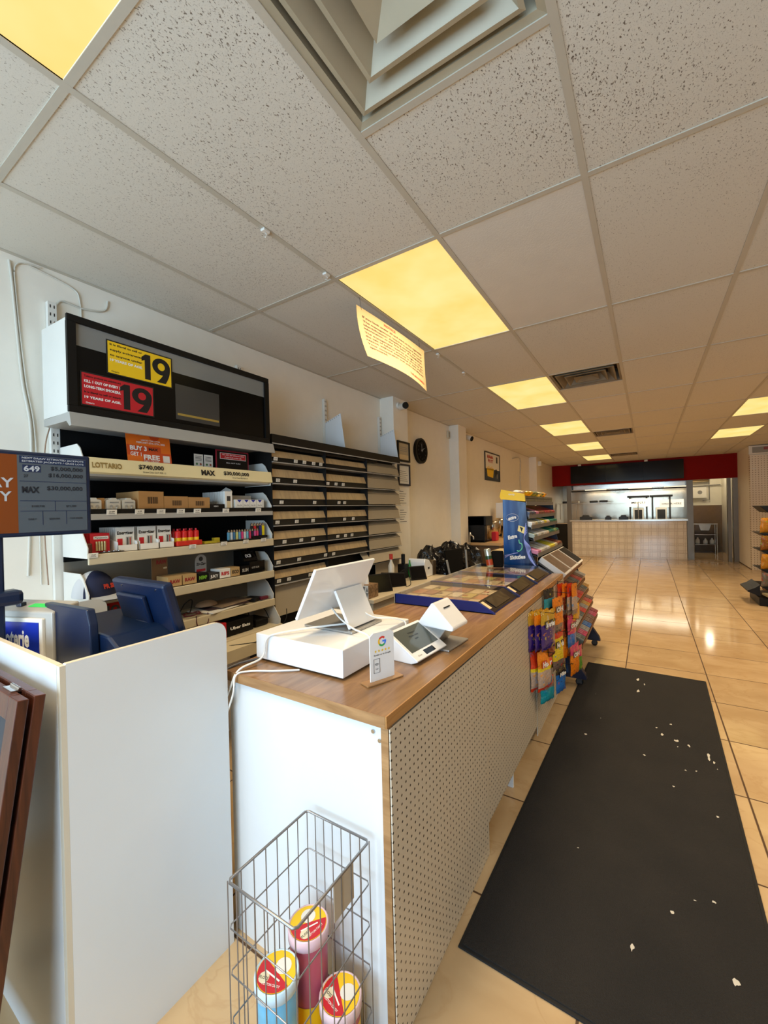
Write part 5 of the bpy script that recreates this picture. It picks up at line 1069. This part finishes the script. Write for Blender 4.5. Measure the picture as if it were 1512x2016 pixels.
for y0, y1 in ((3.80, 3.86), (4.97, 5.03)):
    b = MB(); b.prism([(-1.12, .06), (-.46, .06), (-.47, .10), (-.60, .30), (-1.0, .32), (-1.12, .30)], 'y', y0, y1, DBLUE, .004); BR(b, 'foot')
for y in (3.83, 5.0):
    for x in (-.52, -1.07):
        b = MB(); b.cyl((x, y-.012, .03), (x, y+.012, .03), .03, BLACK, 20); b.box(x-.02, x+.02, y-.018, y-.013, .02, .062, DARKG); b.box(x-.02, x+.02, y+.013, y+.018, .02, .062, DARKG); b.cyl((x, y-.0135, .03), (x, y+.0135, .03), .012, CHROME, 12); BR(b, 'caster')
b = MB(); b.prism([(-1.155, 1.625), (-1.145, 1.60), (-.925, 1.575), (-.93, 1.64), (-1.14, 1.69)], 'y', 3.79, 3.80, YEL)
b.box(-1.145, -.925, 3.80, 5.02, 1.60, 1.604, YEL); b.prism([(-.93, 1.575), (-.925, 1.575), (-.925, 1.625), (-.93, 1.625)], 'y', 3.80, 5.02, mat('tray_olive', (120,110,60), .4, var=.6, vscale=12)); b.text('candy', (-1.045, 3.789, 1.635), (1, 0, -.1), Z, .018, PAPER, 'C'); BR(b, 'yellow_top_tray')
# candy on the upper tiers: sloping cartons of gum and sweets
cands = [((186,184,176),'silver'),((150,160,150),'grey-green'),((226,206,190),'pale pink'),((30,110,90),'teal green'),((196,186,150),'cream'),((60,66,90),'slate blue'),((196,120,150),'pink'),((222,196,60),'yellow'),((120,60,36),'brown'),((150,40,40),'dark red'),((216,214,208),'white'),((120,150,90),'leaf green')]
pal = {1: [5,5,6,8,8,9,9,8,9], 2: [10,4,1,10,7,2,3,3,3], 3: [1,10,0,10,2,3,3,11,3], 4: [6,2,0,10,7,7,4,8,8]}
tn = {0: 'top', 1: 'second', 2: 'third', 3: 'fourth', 4: 'fifth'}; on = ['first','second','third','fourth','fifth','sixth','seventh','eighth','last']
pc = {}
for ti in range(1, 5):
    z, x = tiers[ti]; sl = math.atan2(.078, 1.119+x)
    for k in range(9):
        c, n = cands[pal[ti][k]]; y0 = 3.815+.134*k
        lab = n+' gum carton on the '+tn[ti]+' tier, '+on[k]+' from the side panel'
        key = (c, ti > 2)
        if key not in pc:
            t = thing('gum_carton', lab, 'candy', (x-.004, y0+.062, z), 0, 'gum cartons on the upper rack tiers'); m = mat('gum_'+n, c, .4)
            b = MB(); b.M = Euler((0, sl, 0)).to_matrix().to_4x4(); b.box(-.185, -.002, -.058, .058, 0, .006, m)
            b.box(-.002, 0, -.058, .058, 0, .032, m); b.box(-.185, -.002, -.058, -.056, 0, .036, m); b.box(-.185, -.002, .056, .058, 0, .036, m); b.build('carton', t)
            b = MB(); b.M = Euler((0, sl, 0)).to_matrix().to_4x4(); m2 = mat('gum_pack_'+n, tuple(min(255, int(v*1.15+20)) for v in c), .25)
            for q in range(5): b.box(-.18, -.006, -.054+q*.0218, -.054+q*.0218+.019, .007, .042, m2, .002); b.rect((-.0058, -.052+q*.0218, .012), Y, Z, .014, .018, cands and mat('gum_print', (90,60,70), .4))
            b.build('packs', t)
            pc[key] = t
        else: dup(pc[key], (x-.004, y0+.062, z), 0, lab, 'gum cartons on the upper rack tiers')
topc = [((206,190,176),'crumpled white'),((236,190,30),'bright yellow'),((226,170,20),'amber yellow'),((110,126,90),'olive green'),((84,104,80),'moss green'),((206,198,180),'cream'),((96,110,96),'grey green'),((186,130,60),'orange brown')]
def pouch(b, c, w, h, th, bands, turn=0, seed=0, axis='x', tilt=0):
    # a filled bag: w across, h tall, th thick; bands = [(fraction, material)] from the top down
    M0 = b.M; b.M = Matrix.Translation(c) @ Euler((0, tilt, turn)).to_matrix().to_4x4(); n, k = 8, 12; rnd = random.Random(seed)
    def P(i, j, s):
        u = i/n*2-1; v = j/k*2-1; e = max(0, 1-abs(v)**4)*max(0, 1-u**4)
        return (s*(th/2*e*(1+.25*math.sin(5*u+seed+3*v))+.0008), u*w/2*(1-.05*e)+.003*math.sin(v*7+seed), v*h/2+ (.004*math.sin(u*9+seed) if j in (0, k) else 0))
    for s in (1, -1):
        vs = [P(i, j, s) for j in range(k+1) for i in range(n+1)]
        for j in range(k):
            fr = 1-(j+.5)/k; acc = 0
            for f_, m in bands:
                acc += f_
                if fr <= acc+1e-6: break
            fs = []
            for i in range(n):
                a = j*(n+1)+i; q = (a, a+1, a+n+2, a+n+1); fs.append(q if s > 0 else q[::-1])
            use = sorted({i for q in fs for i in q}); mp = {o: z_ for z_, o in enumerate(use)}
            b.add([vs[o] for o in use], [tuple(mp[i] for i in q) for q in fs], m, True)
    b.M = M0
for k in range(8):
    c, n = topc[k]; b = MB(); m = mat('topbag_%d' % k, c, .3, var=.35, vscale=22)
    pouch(b, (-1.03, 3.90+.145*k, 1.645), .13, .13, .05, [(1, m)], math.radians(-60+9*k), k, tilt=math.radians(70)); solo(b, 'candy_bag', n+' candy bag lying in the yellow tray, '+['first','second','third','fourth','fifth','sixth','seventh','last'][k]+' from the front', 'candy', 'candy bags in the yellow top tray')
# big sloping shelf: flat cartons
for i, (y0, y1, c, s_, ic, l) in enumerate(((3.85, 4.18, (206,202,200), 'Coolatas', (60,30,110), 'white carton with purple lettering lying on the big sloping shelf, nearest'), (4.20, 4.62, (214,206,196), 'CRUNCH BAR', (190,70,40), 'white carton with orange lettering on the big sloping shelf, middle'), (4.64, 4.98, (226,222,214), 'SOUR', (20,20,24), 'white and black carton on the big sloping shelf, farthest'))):
    z, x = .885, -.632; sl = math.atan2(.15, .21); t = thing('bar_carton', l, 'candy', (x-.006, (y0+y1)/2, z+.002), 0, 'cartons on the big sloping shelf'); h2 = (y1-y0)/2-.006; m = mat('barcarton_%d' % i, c, .35)
    b = MB(); b.M = Euler((0, sl, 0)).to_matrix().to_4x4(); b.box(-.25, -.0, -h2, h2, 0, .05, m, .002); b.build('carton', t)
    b = MB(); b.M = Euler((0, sl, 0)).to_matrix().to_4x4(); b.text(s_, (.001, 0, .012), Y, Z, .028, mat('bar_ink_%d' % i, ic, .4), 'C', h2*1.7, .05); b.rect((-.24, -h2+.01, .0506), X, Y, .22, 2*h2-.02, mat('bar_top', (110,90,76), .4, var=.4, vscale=18) if i < 2 else BLACK); b.build('print', t)
pk = [((150,30,40),'dark red'),((120,84,60),'brown'),((206,52,30),'red'),((150,146,140),'silver'),((196,190,180),'white'),((30,96,176),'blue'),((190,50,90),'magenta'),((206,150,50),'amber'),((90,96,92),'grey'),((70,140,60),'green')]
lp = {1: [0,4,0,1,8,2,1,4], 2: [3,8,3,2,2,1,8,7], 3: [4,3,8,2,3,7,2,1], 4: [8,6,3,5,1,1,6,0]}
pp = {}
for li in range(1, 5):
    z, x, rise, dep = low[li]; sl = math.atan2(rise, dep)
    for k in range(8):
        c, n = pk[lp[li][k]]; y0 = 3.815+.152*k; lab = n+' snack pack on the '+['', 'upper', 'second', 'third', 'lowest'][li]+' wire shelf, '+on[k if k < 7 else 8]+' along'
        if n not in pp:
            t = thing('snack_pack', lab, 'candy', (x-.004, y0+.072, z+.003), 0, 'snack packs on the wire shelves'); m = mat('snack_'+n, c, .3, var=.3, vscale=25)
            b = MB(); b.M = Euler((0, sl, 0)).to_matrix().to_4x4()
            for q in range(3): b.box(-.165, -.004, -.066+q*.045, -.066+q*.045+.040, .001, .055, m, .006)
            b.build('packs', t)
            b = MB(); b.M = Euler((0, sl, 0)).to_matrix().to_4x4()
            for q in range(3): b.rect((-.0035, -.062+q*.045, .018), Y, Z, .032, .014, PAPER if q % 2 else YEL); b.rect((-.13, -.060+q*.045, .0556), X, Y, .09, .028, mat('snack_label_'+n, tuple(int(v*.6+90) for v in c), .4))
            b.build('print', t); pp[n] = t
        else: dup(pp[n], (x-.004, y0+.072, z+.003), 0, lab, 'snack packs on the wire shelves')

# ------------------------------------------------------------------ bags hanging on the pegboard
def C_(n, c, r=.25, v=.2):
    m, nt, b, L = nodes('bag_'+n); o, _ = objxyz(nt); rnd = random.Random(n); q = [tuple(max(0, min(255, int(c[i]*.35+a[i]*.65))) for i in range(3)) for a in rnd.sample([(240,220,60), (230,60,50), (240,240,230), (30,30,34), (60,130,200), (120,180,70), (230,140,40)], 2)]
    a = ramp(nt, noise(nt, o, 26, 2), .60, .63); e = ramp(nt, noise(nt, o, 41, 2, (1.3, 1, 1)), .62, .65); w = ramp(nt, noise(nt, o, 90, 3), .3, .7, .75, 1.1)
    cc = mix(nt, M2(nt, 'MULTIPLY', a, min(1, .5+v)), lin(c), lin(q[0])); cc = mix(nt, M2(nt, 'MULTIPLY', e, min(1, .5+v)), cc, lin(q[1]))
    mm = nt.nodes.new('ShaderNodeMixRGB'); mm.blend_type = 'MULTIPLY'; mm.inputs[0].default_value = 1; L.new(cc, mm.inputs[1]); L.new(w, mm.inputs[2]); L.new(mm.outputs[0], b.inputs['Base Color'])
    b.inputs['Roughness'].default_value = r; bumpn(nt, b, noise(nt, o, 45, 2), .5, .006); return m
gold = C_('gold', (196,150,40)); purp = C_('purple', (52,28,110), .2, .5); orr = C_('orange', (236,130,20)); redd = C_('red', (206,56,24)); clr = C_('clear', (186,160,140), .2, .7); teal = C_('teal', (20,146,160)); yel = C_('yellow', (226,196,30), .25, .3); blu = C_('blue', (36,110,190)); pnk = C_('pink', (206,60,100)); blk = C_('black', (26,22,26)); brn = C_('brownred', (120,40,16)); grn = C_('green', (96,150,50)); gry = C_('grey', (120,104,96), .25, .5)
def hook(y, z, ln, l):
    t = thing('peg_hook', l, 'hook', (-.614, y, z), 0, 'wire hooks on the pegboard')
    b = MB(); b.tube([(-.6125, y, z-.03), (-.606, y, z), (-.614+ln, y, z+.002), (-.614+ln+.008, y, z+.014)], .0022, BLACK, 6); b.build('wire', t, True)
    b = MB(); b.box(-.6138, -.6105, y-.008, y+.008, z-.038, z+.008, DARKG, .001); b.build('back_clip', t, True)
hook(2.60, .885, .13, 'wire hook through the purple bags'); hook(2.62, .640, .12, 'wire hook through the red and orange bag'); hook(3.03, .93, .15, 'bare wire hook above the orange bag'); hook(3.06, .655, .14, 'wire hook through the yellow bag'); hook(3.10, .42, .14, 'wire hook above the low blue bag'); hook(3.46, .93, .14, 'wire hook through the orange-red bars near the counter end'); hook(3.50, .64, .14, 'wire hook through the pink and blue bag')
def bag(l, c, w, h, th, bands, txt=None, tc=None, turn=-14, seed=0, th_=None):
    t = thing('candy_bag', l, 'candy', (c[0], c[1], c[2]-h/2), 0, 'candy bags hanging on the pegboard')
    b = MB(); pouch(b, c, w, h, th, bands, math.radians(turn), seed); b.build('bag', t, True)
    if txt:
        b = MB(); R3 = Matrix.Translation(c) @ Euler((0, 0, math.radians(turn))).to_matrix().to_4x4(); b.M = R3
        b.box(th/2+.001, th/2+.0022, -w*.36, w*.36, h*.08, h*.26, tc[0], .0005); b.text(txt, (th/2+.0032, 0, h*.10), Y, Z, h*.13, tc[1], 'C', w*.62, .05); b.build('logo_print', t, True)
for k, x in enumerate((-.592, -.560, -.527)): bag(['purple and gold candy bag, closest to the pegboard', 'purple and gold candy bag, middle of its hook', 'purple and gold candy bag with Nerds style white letters at the front of its hook'][k].replace('Nerds style ', ''), (x, 2.60+.02*k, .775), .17, .235, .028, [(.12, gold), (.25, orr if k == 1 else gold), (.53, purp), (.1, purp)], 'Smarties' if k == 2 else None, (blk, INKW), -16, k)
for k, x in enumerate((-.588, -.552)): bag(['red candy bag behind the orange and red one', 'red and orange candy bag with clear window and white letters'][k], (x, 2.62+.02*k, .53), .17, .24, .034, [(.42, redd if k == 0 else orr), (.04, yel), (.44, clr), (.10, redd)], 'Huer' if k else None, (redd, INKW), -16, 5+k)
bag('small dark brown bag between the purple and red bags', (-.52, 2.70, .64), .10, .08, .02, [(1, brn)], None, None, -10, 9)
bag('teal candy bag hanging lowest below the red one', (-.555, 2.72, .375), .16, .15, .03, [(.4, gry), (.6, teal)], None, None, -18, 10)
bag('teal and black bag behind the orange bag', (-.585, 2.98, .835), .15, .25, .022, [(.22, blk), (.3, teal), (.48, blk)], None, None, -14, 11)
bag('bright orange candy bag with a grey emblem', (-.540, 3.04, .775), .16, .24, .026, [(.75, orr), (.25, gry)], 'OH', (gry, PAPER), -14, 12)
bag('yellow candy bag with a black diamond label', (-.548, 3.06, .525), .17, .26, .032, [(.2, redd), (.55, yel), (.25, gry)], 'Nerds', (blk, INKW), -14, 13)
bag('yellow candy bag behind the black diamond one', (-.585, 3.04, .52), .165, .25, .026, [(.6, yel), (.4, yel)], None, None, -14, 14)
bag('blue and black candy bag hanging lowest near the mat', (-.545, 3.12, .31), .15, .20, .03, [(.3, blk), (.7, blu)], 'Mike', (blk, INKW), -14, 15)
for k, x in enumerate((-.590, -.560, -.528, -.498)): bag(['rust red snack bar pouch against the pegboard near the counter end', 'orange snack bar pouch, second on the far hook', 'red and orange snack bar pouch, third on the far hook', 'orange and clear snack bar pouch at the front of the far hook'][k], (x, 3.44+.02*k, .80), .11, .24, .02, [(.45, redd if k % 2 == 0 else orr), (.35, brn if k < 2 else clr), (.2, gry)], None, None, -12, 16+k)
bag('pink and blue candy bag in the far column', (-.525, 3.52, .545), .16, .25, .03, [(.55, pnk), (.45, blu)], 'OH', (gry, PAPER), -14, 21)
bag('dark maroon candy bag behind the pink and blue one', (-.570, 3.48, .50), .16, .34, .03, [(.5, brn), (.5, orr)], None, None, -14, 22)
bag('amber bag above the pink and blue one', (-.50, 3.58, .68), .12, .13, .024, [(1, C_('amber', (226,160,20)))], None, None, -14, 23)
bag('orange candy bag hanging lowest in the far column', (-.515, 3.56, .31), .16, .24, .03, [(.3, pnk), (.7, orr)], 'OH', (gry, PAPER), -14, 24)
bag('green edged candy bag at the far end of the pegboard', (-.50, 3.68, .28), .12, .20, .022, [(.4, pnk), (.6, grn)], None, None, -14, 25)

# ------------------------------------------------------------------ kitchen counter and kitchen at the back
t = thing('kitchen_counter', 'white geometric tiled serving counter under the red header', 'counter', (-.57, 14.0, 0))
b = MB(); b.box(-2.0, .87, 13.84, 14.45, 0, 1.05, GEO); b.build('tiled_front', t, True)
b = MB(); b.box(-2.05, .90, 13.82, 14.50, 1.05, 1.095, mat('steel_top', (214,208,196), .22, metal=.6)); b.build('steel_top', t, True)
t = thing('drinks_fridge', 'dark under-counter fridge with steel frame left of the tiled counter', 'fridge', (-2.25, 14.1, 0))
b = MB(); b.box(-2.48, -2.06, 13.86, 14.4, 0, 1.0, BLACKG, .01); b.build('cabinet', t, True); b = MB(); b.box(-2.09, -2.06, 13.84, 13.859, .02, .98, STEEL); b.box(-2.48, -2.06, 13.84, 13.859, .98, 1.0, STEEL); b.build('door_frame', t, True)
t = thing('menu_screen', 'long black menu screen hung on the red header', 'screen', (-.57, YH, 2.2))
b = MB(); b.box(-1.97, .82, YH-.05, YH-.002, 2.20, 2.72, BLACK, .004); b.build('case', t, True)
b = MB()
for k in range(3): b.box(-1.96+.93*k, -1.96+.93*k+.92, YH-.052, YH-.05, 2.21, 2.71, BLACKG)
b.build('glass', t, True)
for x, l in ((-1.72, 'small white sensor above the left of the menu screen'), (-.03, 'small white sensor above the middle of the menu screen')):
    b = MB(); b.box(x-.04, x+.04, YH-.07, YH-.003, 2.722, 2.772, WHITEM, .004); solo(b, 'ceiling_sensor', l, 'sensor', 'white sensors on the red header')
t = thing('extractor_hood', 'long stainless extractor hood under the menu screen', 'hood', (-.6, 15.0, 1.95))
b = MB(); b.prism([(14.1, 2.02), (14.1, 2.16), (14.5, 2.6), (15.58, 2.6), (15.58, 2.02)], 'x', -2.1, .96, mat('hood_steel', (214,208,198), .16, metal=1)); b.build('canopy', t, True)
b = MB(); b.cyl((-2.08, 14.06, 1.97), (.94, 14.06, 1.97), .02, DARKG, 10); b.build('rail', t, True)
KL = mat('kitchen_lamp', (255,240,205), .5, emit=1.6)
for i, x in enumerate((-1.4, -.2, .7)):
    t = thing('hood_light', ['left', 'middle', 'right'][i]+' strip light under the extractor hood', 'light', (x, 14.7, 2.0), 0, 'lights under the hood')
    b = MB(); b.box(-.3, .3, -.05, .05, -.03, .018, KL, .004); b.build('tube', t); ld = bpy.data.lights.new('lamp', 'AREA'); ld.shape = 'RECTANGLE'; ld.size = .9; ld.size_y = .5; ld.energy = 11; ld.color = (1, .88, .66)
    lo = bpy.data.objects.new('lamp', ld); COL.objects.link(lo); lo.parent = t; lo.location = (0, 0, -.035)
ld = bpy.data.lights.new('scullery_lamp', 'POINT'); ld.energy = 22; ld.color = (1, .88, .66); ld.shadow_soft_size = .08; lo = bpy.data.objects.new('scullery_lamp', ld); COL.objects.link(lo); lo.location = (1.45, 15.3, 2.55)
for i, (x, l) in enumerate(((-.26, 'left of two fryer stations with black top bar and glowing panel for a reflection'), (.33, 'right of two fryer stations with black top bar'))):
    t = thing('fryer_station', l, 'kitchen appliance', (x, 15.2, 0), 0, 'fryer stations at the back wall')
    b = MB(); b.box(-.27, .27, -.25, .25, 0, .92, STEEL, .01); b.build('cabinet', t)
    b = MB(); b.box(-.29, .29, -.22, -.10, 1.74, 1.80, BLACK, .01); b.build('top_bar', t)
    for s in (-1, 1): b = MB(); b.box(s*.22-.02, s*.22+.02, -.16, -.12, .92, 1.74, DARKG); b.build('post', t)
    b = MB(); b.box(-.14, .14, -.17, -.15, 1.0, 1.42, PAPER, .003); b.box(-.10, .10, -.1712, -.17, 1.06, 1.36, DARKG); b.build('price_board', t)
    if i == 0: b = MB(); b.box(-.26, .26, -.20, -.18, 1.46, 1.70, mat('reflection_glow', (255,246,220), .4, emit=.9)); b.text('MENU', (0, -.2012, 1.55), X, Z, .07, DARKG, 'C', .36); b.build('glowing_reflection', t)  # glowing lettered panel stands in for a bright reflection in the steel
for i, (x, w, z, h, c, l) in enumerate(((-1.62, .34, 1.095, .14, (60,58,48), 'dark lidded pan on the left of the tiled counter'), (-1.02, .16, 1.095, .12, (44,42,38), 'small black stand on the tiled counter'), (-.62, .24, 1.095, .13, (40,38,34), 'black box toward the middle of the tiled counter'))):
    b = MB(); b.prism([(x-w/2, z), (x+w/2, z), (x+w/2, z+h*.6), (x+w*.3, z+h*.7), (x+w*.25, z+h), (x-w*.25, z+h), (x-w*.3, z+h*.7), (x-w/2, z+h*.6)], 'y', 14.0, 14.25, mat('kit_%d' % i, c, .35), .01); solo(b, 'kitchen_pan', l, 'kitchenware')
t = thing('pass_shelf', 'thin steel pass shelf above the left of the tiled counter', 'shelf', (-1.6, 14.3, 1.55))
b = MB(); b.box(-2.45, -.2, 14.2, 14.45, 1.60, 1.612, STEEL); b.build('board', t, True)
for x in (-2.4, -1.92, -.25): b = MB(); b.cyl((x, 14.32, 1.096), (x, 14.32, 1.60), .012, STEEL, 8); b.build('post', t, True)
for i, (x, c, l) in enumerate(((-2.2, (40,36,30), 'dark box on the pass shelf, far left'), (-1.95, (214,206,186), 'white tray on the pass shelf'), (-1.42, (70,70,50), 'olive container on the pass shelf'), (-1.15, (60,58,46), 'flat dark container on the pass shelf'))):
    b = MB(); b.box(x-.11, x+.11, 14.22, 14.42, 1.613, 1.68, mat('pass_%d' % i, c, .4), .008); solo(b, 'pass_container', l, 'container', 'containers on the pass shelf')
b = MB(); b.box(.30, .92, YB-.03, YB-.004, 1.42, 1.66, mat('reflection_glow_wall', (255,248,226), .4, emit=.9)); b.text('ORDER HERE', (.61, YB-.031, 1.50), X, Z, .06, GREY, 'C', .5); solo(b, 'reflection_panel', 'glowing panel standing for a bright reflection at the right of the steel wall', 'reflection panel')  # reflection on the steel wall made as an added glowing panel
# scullery seen through the doorway
t = thing('hand_sink', 'steel hand sink on an open stand seen through the doorway', 'sink', (1.42, 16.1, 0))
b = MB(); b.box(1.15, 1.75, 15.85, 16.35, .86, .90, STEEL, .004); b.prism([(1.30, .86), (1.60, .86), (1.55, .68), (1.35, .68)], 'y', 15.95, 16.25, STEEL); b.build('basin', t, True)
for x in (1.17, 1.73):
    for y in (15.87, 16.33): b = MB(); b.cyl((x, y, 0), (x, y, .86), .014, STEEL, 8); b.build('leg', t, True)
for z in (.25, .55): b = MB(); b.box(1.17, 1.73, 15.87, 16.33, z, z+.012, STEEL); b.build('rack_shelf', t, True)
for i, (x, h, l) in enumerate(((1.27, .20, 'white bottle at the left under the hand sink'), (1.46, .17, 'round white jug in the middle under the hand sink'), (1.62, .18, 'white tub at the right under the hand sink'))):
    b = MB(); b.lathe([(0, 0), (.05, 0), (.06, .02), (.055, h*.6), (.02, h*.85), (.022, h), (0, h)], (x, 16.0, .263), PAPER, 14); solo(b, 'detergent_bottle', l, 'bottle', 'bottles under the hand sink')
t = thing('water_heater', 'white boxed water heater with pipes above the sink', 'water heater', (1.4, 16.5, 1.7))
b = MB(); b.box(1.20, 1.55, 16.33, 16.475, 1.68, 2.02, PAPER, .01); b.disc((1.38, 16.329, 1.86), X, Z, .06, GREY, 16); b.cyl((1.2, 16.36, 2.28), (1.6, 16.36, 2.28), .11, STEEL, 16); b.build('tank', t, True)
b = MB(); b.tube([(1.05, 16.42, 2.05), (1.9, 16.42, 2.08)], .018, GREY, 8); b.tube([(1.62, 16.42, 2.08), (1.62, 16.42, 1.62), (1.45, 16.42, 1.60)], .014, GREY, 8); b.tube([(1.62, 16.42, 2.1), (1.62, 16.42, 2.7)], .014, GREY, 8); b.build('pipes', t, True)
b = MB(); b.box(1.0, 1.14, 16.40, 16.495, 1.66, 1.78, PAPER, .004); b.box(1.02, 1.10, 16.398, 16.4, 1.68, 1.75, GREY); solo(b, 'wall_timer', 'small white box on the scullery wall at the left', 'switch box')

# ------------------------------------------------------------------ right side
t = thing('snack_tower', 'black floor rack of amber snack bags at the right edge', 'display rack', (1.56, 8.3, 0))
b = MB(); b.box(1.34, 2.0, 8.0, 8.7, 0, .12, BLACK, .01); b.prism([(1.22, .19), (1.36, .13), (1.36, .30), (1.30, .25), (1.22, .21)], 'y', 8.05, 8.65, BLACK); b.build('base', t, True)
b = MB(); b.box(1.58, 1.64, 8.3, 8.36, .12, 1.45, BLACK); b.build('column', t, True)
b = MB(); b.prism([(1.37, 1.46), (2.0, 1.46), (1.92, 1.36), (1.46, 1.36)], 'y', 8.05, 8.6, BLACK, .006); b.build('top_bowl', t, True)
for z in (1.03, .78, .50, .25): b = MB(); b.prism([(1.36, z+.03), (1.98, z+.03), (1.90, z-.03), (1.45, z-.03)], 'y', 8.05, 8.6, BLACK, .004); b.build('tray', t, True)
amb = C_('amber_snack', (190,128,30), .35, .5); amd = C_('amber_dark', (140,84,26), .35, .5); gs = C_('grey_sack', (110,100,84), .4, .4)
proto = {}
k = 0
for ti, (z, m, tl) in enumerate(((1.16, amb, 'top'), (.90, amd, 'second'), (.63, amb, 'third'), (.36, gs, 'lowest'))):
    for q in range(6):
        x = 1.43+.095*q; lab = ['amber', 'dark amber', 'golden', 'grey'][ti]+' snack bag on the '+tl+' tray of the right-hand tower, '+on[q]+' from the left'
        if ti not in proto:
            t = thing('snack_bag', lab, 'snack bag', (x, 8.06, z-.1), 0, 'snack bags on the right-hand tower'); b = MB(); pouch(b, (0, 0, .115), .12, .22, .06, [(.2, m), (.8, m)], math.radians(-70), ti, tilt=math.radians(8)); b.build('bag', t); proto[ti] = t
        else: dup(proto[ti], (x, 8.06+.004*q, z-.1), math.radians(-8+5*q), lab, 'snack bags on the right-hand tower')
b = MB(); b.M = Matrix.Translation((1.52, 7.99, .155)) @ Euler((.1, 0, .3)).to_matrix().to_4x4(); b.box(-.13, .13, -.08, .08, 0, .03, mat('flat_box', (150,140,110), .5, var=.3), .004); solo(b, 'flat_carton', 'flat pale carton tossed on the base of the right-hand tower', 'carton')
t = thing('wall_header_sign', 'white edged grey header sign above the white pegboard wall', 'sign', (2.7, YK, 2.58))
b = MB(); b.box(1.90, 3.55, YK-.10, YK-.002, 2.575, 2.76, WHITEM, .004); b.build('housing', t, True); b = MB(); b.box(1.96, 3.5, YK-.104, YK-.1, 2.60, 2.73, mat('header_grey', (150,146,136), .3)); b.box(2.15, 3.5, YK-.106, YK-.104, 2.66, 2.72, mat('header_rose', (150,70,70), .4)); b.build('face', t, True)
b = MB(); b.box(1.965, 2.03, YK-.02, YK-.002, 2.25, 2.27, WHITEM); solo(b, 'peg_clip', 'tiny white clip on the white pegboard wall', 'clip')
b = MB(); b.box(1.62, 1.78, 9.2, 9.5, 0, .48, mat('brown_sack', (96,66,44), .6, var=.3), .03); b.box(1.60, 1.76, 9.22, 9.48, .48, .72, mat('grey_sack2', (130,112,98), .5, var=.3), .04); solo(b, 'stacked_sack', 'brown sack with a grey bag on top behind the right-hand tower', 'sack')
